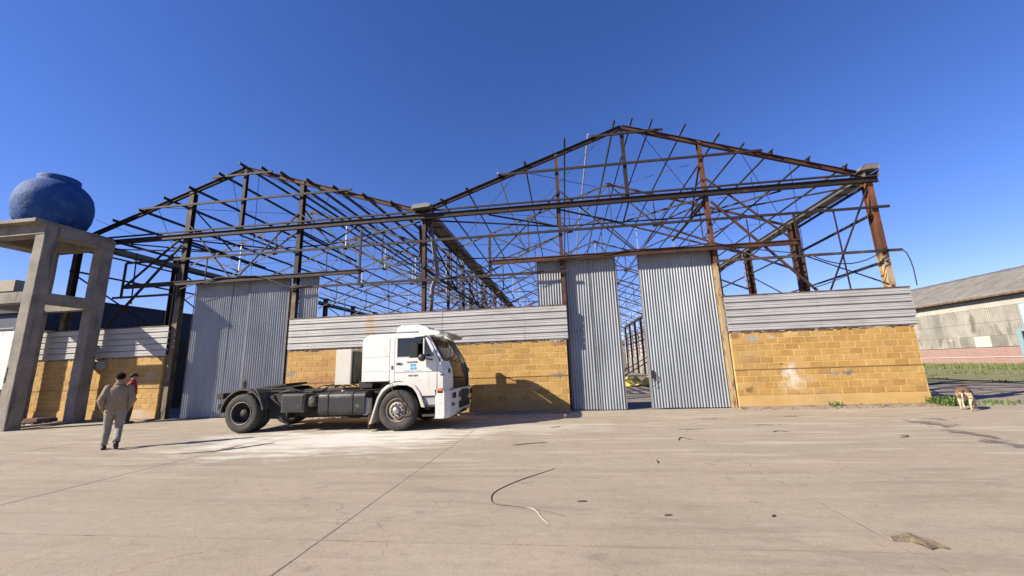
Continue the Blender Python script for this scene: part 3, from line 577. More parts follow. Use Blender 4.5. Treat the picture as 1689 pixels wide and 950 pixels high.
# purlins with overhanging ends
PL = [-20.3, -18.95, -17.82, -16.62, -15.5, -14.12, -13.15, -12.15, -11.25, -10.05, -8.87, -7.59, -6.43]
PR = [-4.4, -3.39, -2.12, -1.08, .47, 1.38, 2.36, 3.0, 3.66, 4.74, 5.88, 6.77, 7.68, 8.82, 9.94]
NB = 12; BL = 4.62; YE = NB*BL
for c, lst in enumerate((PL, PR)):
    for i, x in enumerate(lst):
        z = roofz(x, c)+.10; sgn = -1 if x < CX[c][0] else 1; n_ = Vector((sgn*SL, 0, 1)).normalized()
        y0 = (-R(.3, .6) if c == 1 and i in (4, 6, 7, 8, 9, 10) else -.12 if c == 1 else -.14)+R(-.05, .03)
        w, h = (.055, .11) if c == 0 else (.05, .06)
        m_ = GALVP if (c == 1 and i in (5, 2)) else PURL
        pts = [Vector((x, y0, z))]
        s = MB(); s.bar((x, y0, z), (x+R(-.03, .03), YE if not (c == 1 and i in (3, 13)) else BL*3, z+R(-.03, .03)), w, h, upv=n_); s.build('purlin', m_, F)
# cleats along the front rafters
s = MB()
for c, lst in enumerate((PL, PR[:4]+PR[12:])):
    for x in lst:
        z = roofz(x, c); s.box((x-.03, -.02, z), (x+.06, .14, z+.13))
s.build('purlin_cleats', STEEL, F, kind='stuff')
# roof trusses
def truss(c, k, detailed):
    xc = CX[c][0]; Y = BL*k; zt = CX[c][1]-.24; sl = SL
    top = lambda dx: Vector((xc+dx, Y, zt-abs(dx)*sl)); bot = lambda dx: Vector((xc+dx, Y, 7.97 if abs(dx) <= 2.02 else 7.97-(abs(dx)-2.02)*.455))
    N = [0, 2.02, 4.05, 6.05, 7.7]; s = MB()
    for sg in (-1, 1):
        s.angle(top(0), top(sg*7.75), .085, .012, (0, 1, 0)); s.angle(bot(sg*2.02), bot(sg*7.75), .075, .012, (0, 1, 0))
    s.angle(bot(-2.02), bot(2.02), .07, .012, (0, 1, 0))
    for n_ in (top(0), bot(2.02), bot(-2.02)): s.bar(n_+Vector((-.14, .015, -.02)), n_+Vector((.14, .015, -.02)), .012, .22)
    T = s.build('roof_truss', TRUSS, F)
    W = []
    for sg in (-1, 1):
        W += [(top(0), bot(sg*2.02), .05)]+[(bot(sg*d), top(sg*d), .045) for d in N[1:]]+[(bot(sg*N[i]), top(sg*N[i+1]), .05) for i in (1, 2, 3)]+[(top(sg*3.0), bot(sg*2.02), .035), (top(sg*5.05), bot(sg*4.05), .035)]
    W.append((top(0), (bot(2.02)+bot(-2.02))/2, .03))
    if detailed:
        for a, b, w in W:
            s = MB(); s.angle(a, b, w*1.2, .01, (0, 1, 0)); s.build('web_bar', GALVP if (abs(b.x-a.x) < .05 and random.random() < .35) else TRUSS, T)
    else:
        s = MB()
        for a, b, w in W: s.bar(a, b, w)
        s.build('web_bars', TRUSS, T, kind='stuff')
for k in range(1, NB+1):
    for c in (0, 1): truss(c, k, k <= 5)
# inner columns
for k in range(1, NB+1):
    Y = BL*k
    for x in (10.62, -20.9):
        s = MB(); s.hsec((x, Y, 0), (x, Y, 7.6 if x > 0 else 8.0), .30, .28, .016, side=(0, 1, 0)); 
        if x < 0: s.box((x-.22, Y-.22, 8.0), (x+.22, Y+.22, 8.09))
        s.build('column', STEEL_R if x > 0 else STEEL, F)
    s = MB(); x = -5.1
    for dx in (-.38, .38): s.hsec((x+dx, Y, 0), (x+dx, Y, 7.3), .10, .12, .012)
    zz = .6; sg = 1
    while zz < 6.9: s.bar((x-.38*sg, Y, zz), (x+.38*sg, Y, zz+.62), .045); zz += .62; sg = -sg
    s.build('lattice_column', TRUSS, F)
    # longitudinal struts and valley knee braces
    for p, q, w in (((-5.1, Y, 5.35), (-5.1, Y-BL, 5.35), .08), ((-5.1, Y-BL, 7.2), (-5.1, Y, 5.4), .05), ((-5.48, Y, 6.9), (-8.2, Y, 6.8), .05), ((-4.72, Y, 6.9), (-2.0, Y, 6.8), .05), ((10.6, Y-BL, 6.2), (10.6, Y, 6.2), .06), ((10.6, Y-BL, 4.5), (10.6, Y, 4.5), .05), ((-20.9, Y-BL, 6.25), (-20.9, Y, 6.22), .07), ((-20.9, Y-BL, 7.45), (-20.9, Y, 7.45), .06), ((10.6, Y-BL, 3.7), (10.6, Y, 6.1), .04), ((-20.9, Y-BL, 6.2), (-20.9, Y, 3.7), .05)):
        if k > 1 or w != .06: barp('wall_strut', p, q, w, None, STEEL)
# roof bracing rods
s = MB()
for k in range(0, NB):
    for c in (0, 1):
        xc = CX[c][0]
        for sg in (-1, 1):
            for a, b in ((0.6, 4.0), (4.0, 7.6)):
                pa = lambda d, y: (xc+sg*d, y, roofz(xc+d, c)-.1)
                if (k+c) % 2 == 0 or k < 2: s.bar(pa(a, k*BL), pa(b, k*BL+BL), .016); s.bar(pa(b, k*BL), pa(a, k*BL+BL), .016)
s.build('bracing_rods', CABLE, F, kind='stuff')
s = MB()
for x, y, a, b in ((-13.6, 2.1, 9.6, 6.9), (-12.6, .3, 10.1, 5.6), (-7.0, .05, 8.0, 5.4), (-3.1, .05, 8.1, 6.4), (8.25, .05, 8.25, 3.7), (7.4, 1, 8.3, 6.2)): s.bar((x, y, a), (x+R(-.1, .1), y, b), .014)
s.build('loose_wires', CABLE, F, kind='stuff')
# gutters
def gutter(x, w, m_, mr=None, y1=YE, z=7.46, y0=-.1):
    s = MB(); s.box((x-w/2, y0, z-.01), (x+w/2, y1, z)); s.box((x-w/2-.01, y0, z), (x-w/2, y1, z+.2)); s.box((x+w/2, y0, z), (x+w/2+.01, y1, z+.2)); g_ = s.build('gutter', m_, F)
    s = MB(); y = y0+.4
    while y < y1: s.box((x-w/2-.02, y, z-.035), (x+w/2+.02, y+.04, z-.011)); y += 1.15
    s.build('gutter_straps', STEEL, g_)
gutter(-5.1, .62, GUTM); gutter(10.66, .42, GUTL); gutter(-20.9, .5, GUTB)
s = MB(); s.prism([(-5.48, 7.62), (-4.80, 7.66), (-4.70, 7.74), (-4.88, 7.79), (-5.42, 7.76)], [], -.3, .3); s.build('gutter_end_box', GUTL, F, bevel=.02)
s = MB(); s.prism([(10.30, 7.68), (10.62, 7.70), (10.86, 7.68), (10.88, 7.86), (10.50, 7.88), (10.35, 7.78)], [], -.15, .4); s.build('gutter_end_box', GUTM, F, bevel=.01)
s = MB(); s.tube([(-5.0, .45, 7.4), (-4.85, .5, 6.3), (-4.72, .55, 5.35), (-4.72, .55, 5.15), (-4.9, .5, 4.6), (-4.98, .5, 3.4)], .085, 10); s.build('downpipe', GUTM, F)
# hanging cables
def cable(pts, r_, label, sag=0, name='hanging_cable', m_=CABLE):
    P_ = []; 
    for (a, b) in zip(pts[:-1], pts[1:]):
        a = Vector(a); b = Vector(b); n_ = 10
        for i in range(n_): t_ = i/n_; p = a.lerp(b, t_); p.z -= sag*4*t_*(1-t_); P_.append(p)
    P_.append(Vector(pts[-1])); s = MB(); s.tube(P_, r_, 6); return tag(s.build(name, m_, loc=pts[0]), label, 'cable')
cable([(8.3, -.1, 4.85), (10.6, -.1, 4.95)], .018, 'black cable sagging below the lower girt at the right corner column', .42)
cable([(11.05, -.05, 4.86), (11.16, -.05, 4.74), (11.22, -.05, 4.5), (11.25, -.05, 4.2), (11.24, -.05, 3.66)], .016, 'thick black cable dropping outside the right corner column')
cable([(8.2, -.06, 3.75), (9.4, -.06, 4.15), (10.6, -.06, 4.55)], .016, 'thin cable running up from the right wall top to the corner column', .03)
cable([(-15.6, -.1, 5.0), (-13.6, -.12, 5.45), (-11.9, -.12, 5.42), (-10.5, -.12, 4.88), (-9.6, -.1, 4.9)], .017, 'cable looping over the rail of the closed doors on the left', -.02)
cable([(-7.3, -.08, 4.8), (-5.1, -.08, 4.78), (-3.4, -.08, 5.0), (-2.4, -.08, 5.3)], .016, 'cable draped along the lower girt across the valley column', .06)
cable([(-1.2, -.09, 4.75), (0.05, -.1, 5.3), (2.6, -.1, 5.46), (5.3, -.1, 5.5), (7.9, -.1, 4.95)], .016, 'cable lying along the top of the rail over the tall doors', .05)
cable([(-18.4, .5, 7.8), (-19.2, -.6, 8.2)], .008, 'thin wire from the blue tank to the hangar frame', .03)
# ================================================================== WATER TOWER AND TANK
T = thing('water_tower', (-19.9, -1.35, 0), 'bare concrete tower frame on four posts carrying the blue tank', 'tower')
x0, x1, y0, y1 = -21.68, -18.53, -2.50, -.24; pw = .42
for a, b in ((x0, y0), (x1-pw, y0), (x0, y1-pw+.02), (x1-pw, y1-pw)):
    s = MB(); e = .05; s.grid(lambda u, v: Vector(([(a, b), (a+pw, b), (a+pw, b+pw), (a, b+pw), (a, b)][round(u*4)][0]+.012*noise.noise(Vector((a, v*9, u*4 % 4))), [(a, b), (a+pw, b), (a+pw, b+pw), (a, b+pw), (a, b)][round(u*4)][1]+.012*noise.noise(Vector((b, v*9+4, u*4 % 4))), 6.95*v)), 4, 22)
    s.build('post', TOWER, T, bevel=.02)
def ring(z0, z1, w, nm):
    for p, q in (((x0+pw, y0+.02), (x1-pw, y0+w)), ((x0+pw, y1-w), (x1-pw, y1-.03)), ((x1-w, y0+pw), (x1-.02, y1-pw)), ((x0+.02, y0+pw), (x0+w, y1-pw))):
        s = MB(); s.box((*p, z0), (*q, z1)); s.build(nm, TOWER, T, bevel=.012)
ring(4.36, 4.76, .34, 'ring_beam'); ring(.04, .10, .3, 'ground_beam')
s = MB(); s.prism([(x0-.3, y0-.02), (x1+.01, y0-.02), (x1+.01, y1+.01), (x0-.3, y1+.01)], [(( -20.1, -2.0)), (-19.0, -2.0), (-19.0, -.7), (-20.1, -.7)] and [[(-21.2, -2.1), (-21.2, -.7), (-19.0, -.7), (-19.0, -2.1)]], 6.9, 7.26, 'Z'); s.build('top_ring_beam', TOWER, T, bevel=.012)
s = MB(); s.box((x0-.6, y0-.30, 7.262), (x1-.05, y1+.0, 7.40)); s.build('top_slab', TOWER, T, bevel=.015)
s = MB()
for i in range(26): s.tube([(x1-pw-.01, y0+.02+R(-.01, .03), 2.1-i*.02), (x1-pw+.03+R(0, .05), y0-.01, 2.1-i*.02)], R(.01, .03), 5)
s.build('spalled_patch', CURBM, T, kind='stuff')
s = MB(); tc = Vector((-20.22, -1.35, 7.40)); prof = [(.42, 0), (.62, .02), (.80, .14), (.97, .36), (1.06, .62), (1.10, .92), (1.09, 1.15), (1.02, 1.42), (.90, 1.64), (.76, 1.78), (.62, 1.86), (.60, 1.90), (.60, 2.07), (.57, 2.09), (.3, 2.10), (.02, 2.11)]
pr2 = []
for i in range(len(prof)-1):
    for t_ in (0, .5): pr2.append((prof[i][0]*(1-t_)+prof[i+1][0]*t_, prof[i][1]*(1-t_)+prof[i+1][1]*t_))
pr2.append(prof[-1])
pr2 = [(a*1.04, b*1.13) for a, b in pr2]
s.lathe(pr2, tc, 'Z', 64, fn=lambda i, j: (.018*noise.noise(Vector((math.cos(j/64*6.283)*3, math.sin(j/64*6.283)*3, i*.4)))+.008*noise.noise(Vector((math.cos(j/64*6.283)*9, math.sin(j/64*6.283)*9, i*.9)))) if 2 < i < 20 else 0)
tk = thing('water_tank', tc, 'big squat round blue water tank with a raised lid on top of the concrete tower', 'water tank')
s.build('tank_shell', TANK, tk)
for a in range(8):
    an = a*math.pi/4+.3; d = Vector((math.cos(an), math.sin(an), 0)); s = MB(); s.bar(tc+d*.80+Vector((0, 0, .0)), tc+d*.98+Vector((0, 0, .42)), .26, .06, upv=d); s.build('foot_rib', TANK, tk)
s = MB(); s.tube([tc+Vector((.75, .2, 1.78)), tc+Vector((.98, .25, 1.7))], .03, 8); s.build('inlet_pipe', BLACK, tk)
# meter box, rubble
t = thing('meter_box', (-18.5, -.1, 2.1), 'small grey meter box on the shaded yellow wall behind the two men', 'meter box')
s = MB(); s.box((-18.84, -.16, 1.98), (-18.25, -.01, 2.30)); s.build('box', METER, t, bevel=.01); s = MB(); s.box((-18.8, -.175, 2.02), (-18.29, -.162, 2.26)); s.build('door', METER, t)
s = MB()
for i in range(12):
    c = Vector((R(-20.4, -19.0), R(-1.2, -.5), 0)); a = R(.03, .07); s.box((c.x, c.y, 0), (c.x+a*2, c.y+a, R(.06, .16)))
tags(tag(s.build('rubble', BRICKR, loc=(-19.2, -.9, 0)), 'low heap of red brick rubble between the tower posts', 'rubble'), 'stuff')
s = MB(); s.box((-20.3, -.95, .10), (-19.1, -.70, .24)); tag(s.build('brick_slab', BRICKR, loc=(-18.9, -.9, .16), bevel=.02), 'flat reddish beam lying on the rubble at the foot of the tower', 'beam')
# ================================================================== TRUCK
TR = thing('lorry_tractor', (-6.3, -2.43, 0), 'white cab-over tractor lorry without trailer parked in front of the yellow wall', 'truck')
yn, yf = -3.65, -1.20; yc = (yn+yf)/2
def wheel(x, y, side, dual=False, front=False):
    w = .27; c = (x, y, .53); s = MB(); N = 120
    prof = [(.29, -w/2+.03), (.34, -w/2), (.44, -w/2-.004), (.50, -w/2+.02), (.522, -w/2+.05), (.527, -w/2+.075), (.529, -w/2+.11), (.530, 0), (.529, w/2-.11), (.527, w/2-.075), (.522, w/2-.05), (.50, w/2-.02), (.44, w/2+.004), (.34, w/2), (.29, w/2-.03), (.27, 0)]
    def tread(i, j):
        if 4 <= i <= 10: return 0 if ((j+(i % 2)*3) % 6 < 4 and i not in (6, 8)) else -.014
        return 0
    s.lathe(prof, c, 'Y', N, fn=tread, close=True); W_ = s.build('wheel', RUBBER, TR); 
    s = MB(); o = side*(w/2)
    if front:
        s.lathe([(.30, o*.75), (.305, o*.93), (.285, o*.95), (.27, o*.5), (.25, o*.35), (.215, o*.42), (.19, o*.85), (.16, o*.98), (.10, o*.98), (.095, o*1.15), (.001, o*1.2)], c, 'Y', 40, cap=False)
        s.build('rim', RIMM, W_)
        s = MB(); s.lathe([(.215, o*.80), (.21, o*.93), (.19, o*1.01), (.11, o*1.03), (.105, o*.9)], c, 'Y', 40, cap=False); s.build('hub_flange', CREAMD, W_)
        s = MB()
        for q in range(10):
            a = q*math.pi/5; s.lathe([(.022, o*.95), (.022, o*1.30), (.012, o*1.34)], (x+.155*math.cos(a), y, .53+.155*math.sin(a)), 'Y', 6, sm=False)
        s.build('wheel_nuts', HUB, W_, kind='stuff')
        s = MB(); s.lathe([(.098, o*1.0), (.095, o*1.4), (.07, o*1.6), (.02, o*1.66)], c, 'Y', 24); s.build('hub_cap', HUB, W_)
        s = MB()
        for q in range(10):
            a = (q+.5)*math.pi/5; s.lathe([(.020, o*1.0), (.020, o*1.045)], (x+.155*math.cos(a), y, .53+.155*math.sin(a)), 'Y', 10)
        s.build('hand_holes', BLACK, W_, kind='stuff')
    else:
        s.lathe([(.30, o*.7), (.305, o*.95), (.285, o*.96), (.265, o*.6), (.255, -o*.6), (.18, -o*.7), (.05, -o*.7)], c, 'Y', 40, cap=False); s.build('rim', RIMD, W_)
        s = MB(); s.lathe([(.305, o*.93), (.312, o*1.02), (.295, o*1.03), (.285, o*.9)], c, 'Y', 40, close=True); s.build('rim_flange', RIMM, W_)
        s = MB(); s.lathe([(.11, -o*.7), (.105, o*.2), (.07, o*.5), (.03, o*.55)], c, 'Y', 20); s.tube([(x-.03, y+o*.3, .56), (x+.07, y+o*.5, .52), (x+.12, y+o*.5, .60)], .02, 6); s.build('hub', DUSTY, W_)
    return W_
wheel(-4.42, yn+.14, -1, front=True); wheel(-4.42, yf-.14, 1, front=True)
for y, sd in ((yn+.14, -1), (yn+.46, -1), (yf-.46, 1), (yf-.14, 1)): wheel(-8.92, y, sd)
s = MB(); s.tube([(-8.92, yn+.3, .53), (-8.92, yf-.3, .53)], .09, 10); s.lathe([(.05, -.25), (.22, -.12), (.24, 0), (.22, .12), (.05, .25)], (-8.92, yc, .53), 'Y', 16); s.tube([(-4.42, yn+.3, .50), (-4.42, yf-.3, .50)], .06, 8); s.tube([(-8.8, yc, .55), (-6, yc, .7), (-4.8, yc, .8)], .06, 8); s.build('axle', CHASS, TR)
for y in (-2.85, -2.0):
    s = MB(); s.hsec((-9.45, y, .93), (-3.2, y, .93), .24, .08, .012, side=(0, 1, 0)); s.build('chassis_rail', DUSTY if y < -2.5 else CHASS, TR)
s = MB()
for x in (-9.4, -8.4, -7.5, -6.3, -5.2, -3.6): s.box((x-.05, -2.84, .83), (x+.05, -2.0, 1.02))
for y in (-2.9, -1.95):
    s.tube([(-9.6+.05, y, .70), (-9.2, y, .60), (-8.92, y, .57), (-8.5, y, .62), (-8.1, y, .78)], .045, 6)
s.box((-9.70, yn+.25, .60), (-9.6, yf-.25, .72)); s.bar((-9.65, -2.9, .65), (-9.4, -2.85, .85), .06); s.bar((-9.65, -1.95, .65), (-9.4, -2, .85), .06)
s.build('crossmember', CHASS, TR)
s = MB(); s.box((-9.78, yn+.1, .92), (-9.6, yn+.42, 1.08)); s.box((-9.78, yf-.42, .92), (-9.6, yf-.1, 1.08)); s.build('tail_lamp', CHASS, TR, bevel=.01)
s = MB(); s.bar((-9.72, yn+.12, .72), (-9.5, yn+.2, .70), .04, .14); s.build('plate_bracket', CHASS, TR)
def arc_guard(x, r_, a0, a1, y0, y1, t_, m_, nm, n=16, lip=0, ex=None):
    s = MB(); vs = []
    for i in range(n+1):
        a = math.radians(a0+(a1-a0)*i/n); rr = r_
        cx, cz = math.cos(a), math.sin(a); z = .53+rr*cz
        for (yy, r3) in ((y0, rr-lip), (y0, rr), (y1, rr), (y1, rr-t_), (y0+.02, rr-t_), (y0+.02, rr-lip)): vs.append((x+r3*cx, yy, .53+r3*cz))
    fs = [(i*6+j, i*6+(j+1) % 6, (i+1)*6+(j+1) % 6, (i+1)*6+j) for i in range(n) for j in range(6)]+[tuple(range(5, -1, -1)), tuple(n*6+j for j in range(6))]
    s.add(vs, fs); return s.build(nm, m_, TR, fixn=True)
for y0_, y1_ in ((yn+.0, yn+.62), (yf-.62, yf)):
    arc_guard(-8.92, .66, 8, 178, y0_, y1_, .012, DUSTY, 'mudguard', 22, .04)
s = MB(); s.tube([(-8.25, yn+.02, .62), (-8.4, yn+.0, 1.0), (-8.6, yn+.05, 1.2)], .018, 6); s.bar((-8.55, yn+.04, 1.15), (-8.0, yn+.5, 1.12), .04); s.build('guard_stay', DUSTY, TR)
# fifth wheel
s = MB(); s.prism([(-9.15, -2.85), (-9.15, -2.6), (-8.75, -2.46), (-8.75, -2.38), (-9.15, -2.25), (-9.15, -2.0), (-8.2, -1.98), (-8.0, -2.2), (-8.0, -2.65), (-8.2, -2.87)], [], 0, .05, 'Z')
vs = []
for v in s.v:
    v.z = v.z+1.20+(v.x+8.5)*.10
s.build('fifth_wheel_plate', CHASS, TR)
s = MB(); s.prism([(-8.85, 1.05), (-7.75, 1.05), (-8.1, 1.19), (-8.6, 1.16)], [], -2.86, -2.78); s.prism([(-8.85, 1.05), (-7.75, 1.05), (-8.1, 1.19), (-8.6, 1.16)], [], -2.07, -1.99); s.box((-9.0, -2.9, 1.05), (-7.7, -1.95, 1.08)); s.build('fifth_wheel_base', CHASS, TR)
s = MB(); s.box((-7.65, -2.8, 1.06), (-5.6, -2.1, 1.10)); s.build('deck_plate', DUSTY, TR)
s = MB()
for a in range(4): s.tube([(-7.3+a*.25, -2.7+.05*a, 1.12), (-7.1+a*.25, -2.75, 1.2+.02*a), (-6.7+a*.2, -2.6, 1.14)], .018, 6)
s.tube([(-6.0, -2.5, 1.1), (-5.95, -2.6, 1.6), (-5.6, -2.7, 1.9), (-5.45, -2.7, 1.7)], .02, 6); s.tube([(-7.9, yn+.1, 1.05), (-7.6, yn+.25, 1.12), (-7.3, yn+.2, 1.04)], .014, 6)
s.build('air_hose', BLACK, TR)
# box, air tank, fuel tank
s = MB(); s.box((-7.74, yn+.02, .53), (-7.06, yn+.55, 1.01)); b_ = s.build('battery_box', DUSTY, TR, bevel=.012)
s = MB(); s.box((-7.70, yn+.004, .57), (-7.10, yn+.018, .98)); s.build('lid', GREASE, b_, bevel=.01)
s = MB(); s.box((-8.3, yn+.3, .34), (-7.75, yf-.2, .98)); s.box((-7.75, yn+.6, .36), (-5.2, yf-.1, .98)); s.box((-7.9, -2.6, .28), (-5.2, -1.35, .5)); s.box((-6.3, -2.7, .25), (-4.9, -2.1, .75)); s.build('underbody', CHASS, TR)  # oversized dark boxes, added to deepen the shade under the truck
s = MB(); s.lathe([(.05, -.01), (.13, .0), (.15, .05), (.15, .5), (.12, .55)], (-6.9, yn+.08, .80), 'Y', 20); s.build('air_reservoir', DUSTY, TR)
def rbox_prof(x0, x1, z0, z1, r_, n=5):
    P_ = []
    for cx, cz, a0 in ((x1-r_, z0+r_, -90), (x1-r_, z1-r_, 0), (x0+r_, z1-r_, 90), (x0+r_, z0+r_, 180)):
        for i in range(n+1): a = math.radians(a0+90*i/n); P_.append((cx+r_*math.cos(a), cz+r_*math.sin(a)))
    return P_
s = MB(); s.prism(rbox_prof(yn+.03, yn+.62, .42, 1.03, .14), [], -6.66, -5.34, 'X'); ft = s.build('fuel_tank', GREASE, TR, bevel=.02)
for x in (-6.42, -5.72):
    s = MB(); s.prism(rbox_prof(yn+.015, yn+.63, .405, 1.045, .15), [rbox_prof(yn+.03, yn+.62, .42, 1.03, .14)], x, x+.045, 'X'); s.build('tank_strap', CHASS, ft)
s = MB(); s.lathe([(.05, 0), (.05, .04), (.045, .05)], (-6.05, yn+.2, 1.02), 'Z', 14); s.build('filler_cap', HUB, ft)
s = MB(); s.tube([(-7.0, yn+.25, 1.04), (-6.9, yn+.2, 1.12), (-6.75, yn+.25, 1.06), (-6.6, yn+.3, 1.12)], .03, 6); s.tube([(-7.25, yn+.3, 1.06), (-6.7, yn+.25, 1.02)], .02, 6); s.build('pipework', CHASS, TR)
s = MB(); s.box((-6.62, -2.95, 1.2), (-6.15, -2.35, 2.21)); s.build('pale_intake_box', CREAM, TR, bevel=.01)
s = MB(); s.box((-6.13, -2.9, 1.25), (-6.05, -2.0, 2.15)); s.build('intake_shade_side', DUSTY, TR, bevel=.02)  # dark plate stands in for the shaded side of the pale box
s = MB(); s.tube([(-5.75, -2.3, 1.1), (-5.75, -2.3, 2.0)], .09, 12); s.box((-5.9, -2.9, 1.1), (-5.5, -2.0, 1.3)); s.build('snorkel', CHASS, TR)
# cab
def panel(nm, outer, holes=[], y0=yn, y1=yn+.04, m_=WHITE, bev=.008, par=None): s = MB(); s.prism(outer, holes, y0, y1); return s.build(nm, m_, par or TR, bevel=bev, fixn=True)
def arcpts(a0, a1, r_=.74, n=10, cx=-4.42): return [(cx+r_*math.cos(math.radians(a0+(a1-a0)*i/n)), .53+r_*math.sin(math.radians(a0+(a1-a0)*i/n))) for i in range(n+1)]
sleep = [(-5.43, 1.28), (-4.655, 1.28), (-4.655, 2.44), (-5.36, 2.44), (-5.44, 2.34)]
for side, (a, b) in (('n', (yn, yn+.04)), ('f', (yf-.04, yf))):
    sp = panel('sleeper_panel', sleep, [], a, b)
    out = a-.008 if side == 'n' else b+.001
    s = MB(); s.box((-5.425, out, 1.545), (-4.66, out+.007, 1.565)); s.box((-5.435, out, 1.93), (-4.66, out+.007, 1.945)); s.build('crease_moulding', WHITE, sp, bevel=.003)
    panel('door_pillar', [(-4.645, 1.22), (-4.52, 1.22), (-4.52, 2.44), (-4.645, 2.44)], [], a, b)
    win = [(-4.42, 1.90), (-4.42, 2.39), (-3.67, 2.39), (-3.44, 1.93), (-3.46, 1.89)]
    dr = panel('cab_door', [(-4.51, 1.25)]+[p for p in arcpts(96, 28) if p[0] > -4.5]+[(-3.345, .88), (-3.335, 1.74), (-3.60, 2.44), (-4.51, 2.44)], [win], a, b)
    ym = (a+b)/2
    s = MB(); s.prism(win, [], ym-.003, ym+.003); s.build('side_window', GLASS, dr)
    s = MB(); s.box((-3.72, out, 1.895), (-3.69, b if side == 'n' else out+.008, 2.38)); s.box((-4.43, out, 1.882), (-3.45, out+.008, 1.90)); s.build('window_trim', BLACK if side == 'f' else WHITE, dr)
    s = MB(); s.box((-4.44, out+.002, 1.883), (-4.42, out+.01, 2.40)); s.box((-4.44, out+.002, 2.39), (-3.67, out+.01, 2.405)); s.build('window_seal', BLACK, dr)
    s = MB(); s.box((-4.50, out, 1.495), (-3.34, out+.007, 1.507)); s.build('waist_moulding', GREYW, dr)
    s = MB(); s.box((-4.46, out-.006, 1.70), (-4.30, out, 1.725)); s.box((-4.47, out-.022, 1.74), (-4.31, out-.006, 1.752)); s.box((-4.40, out-.02, 1.70), (-4.38, out, 1.75)); s.build('handle', BLACK, dr)
    panel('corner_panel', [(-3.325, .93), (-3.325, 1.745), (-3.28, 1.76), (-3.17, 1.60), (-3.17, .93)], [], a, b)
    s = MB(); s.prism([(-4.60, 1.58), (-4.55, 1.58), (-4.55, 1.68), (-4.60, 1.68)], [], out, out+.008); s.build('side_vent', DUSTY, TR)
# seams (dark backing behind the panel gaps)
s = MB(); s.box((-5.36, yn+.045, 1.25), (-3.4, yn+.055, 1.88)); s.box((-5.36, yf-.055, 1.25), (-3.4, yf-.045, 1.88)); s.box((-5.36, yn+.045, 1.88), (-4.44, yn+.055, 2.42)); s.box((-5.36, yf-.055, 1.88), (-4.44, yf-.045, 2.42)); s.box((-4.60, yn+.06, 1.25), (-4.56, yf-.06, 2.42)); s.box((-5.36, yn+.06, 1.24), (-3.35, yf-.06, 1.27)); s.build('inner_lining', DARKIN, TR)
# roof with rounded shoulders
rp = []
for i in range(7): a = math.radians(180-90*i/6); rp.append((yn+.13+.13*math.cos(a), 2.42+.13*math.sin(a)))
for i in range(7): a = math.radians(90-90*i/6); rp.append((yf-.13+.13*math.cos(a), 2.42+.13*math.sin(a)))
s = MB(); secs = [(-5.44, 2.36, .94), (-5.40, .0, .97), (-5.30, 0, 1.0), (-4.67, 0, 1.0), (-4.645, 0, .995), (-4.62, 0, 1.0), (-3.95, 0, 1), (-3.74, 0, .985), (-3.60, 0, .96)]
vs = []
for i, (x, _, sc) in enumerate(secs):
    for (y, z) in rp:
        dz = {0: -.16, 1: -.07, 2: -.015, 4: -.006, 8: -.10, 7: -.035}.get(i, 0)
        vs.append((x, yc+(y-yc)*(sc if z > 2.43 else 1), z+dz*(z-2.40)/.15 if z > 2.41 else z))
n_ = len(rp); s.add(vs, [(i*n_+j, i*n_+j+1, (i+1)*n_+j+1, (i+1)*n_+j) for i in range(len(secs)-1) for j in range(n_-1)], True)
s.build('roof', WHITE, TR, fixn=True, solid=.012)
s = MB(); s.box((-5.44, yn+.03, 1.28), (-5.40, yf-.03, 2.42)); s.build('rear_panel', WHITE, TR, bevel=.01)
# front face: windshield, black upper panel, grille
def front(x, y0, y1, z0, z1, nm, m_, xt, xb, bul=.10, n=10, y0b=None):
    s = MB()
    def f(u, v):
        ya = y0+(y1-y0)*u; z = z0+(z1-z0)*v; t_ = 2*u-1; return Vector((xb+(xt-xb)*v+bul*(1-t_*t_*t_*t_*.6-t_*t_*.4)-bul, ya, z))
    s.grid(f, n, 5, sm=True); return s.build(nm, m_, TR, solid=.012)
front(0, yn+.12, yf-.12, 1.77, 2.44, 'windshield', WSG, -3.60+.02, -3.19, .12)
front(0, yn+.34, yf-.34, 1.28, 1.76, 'black_front_panel', GRILL, -3.15, -3.02, .09)
front(0, yn+.34, yf-.34, .93, 1.28, 'grille_backing', BLACK, -3.02, -3.03, .09)
for z in (.98, 1.06, 1.14, 1.22): front(0, yn+.36, yf-.36, z, z+.03, 'grille_bar', DARKIN, -2.995, -2.995, .09)
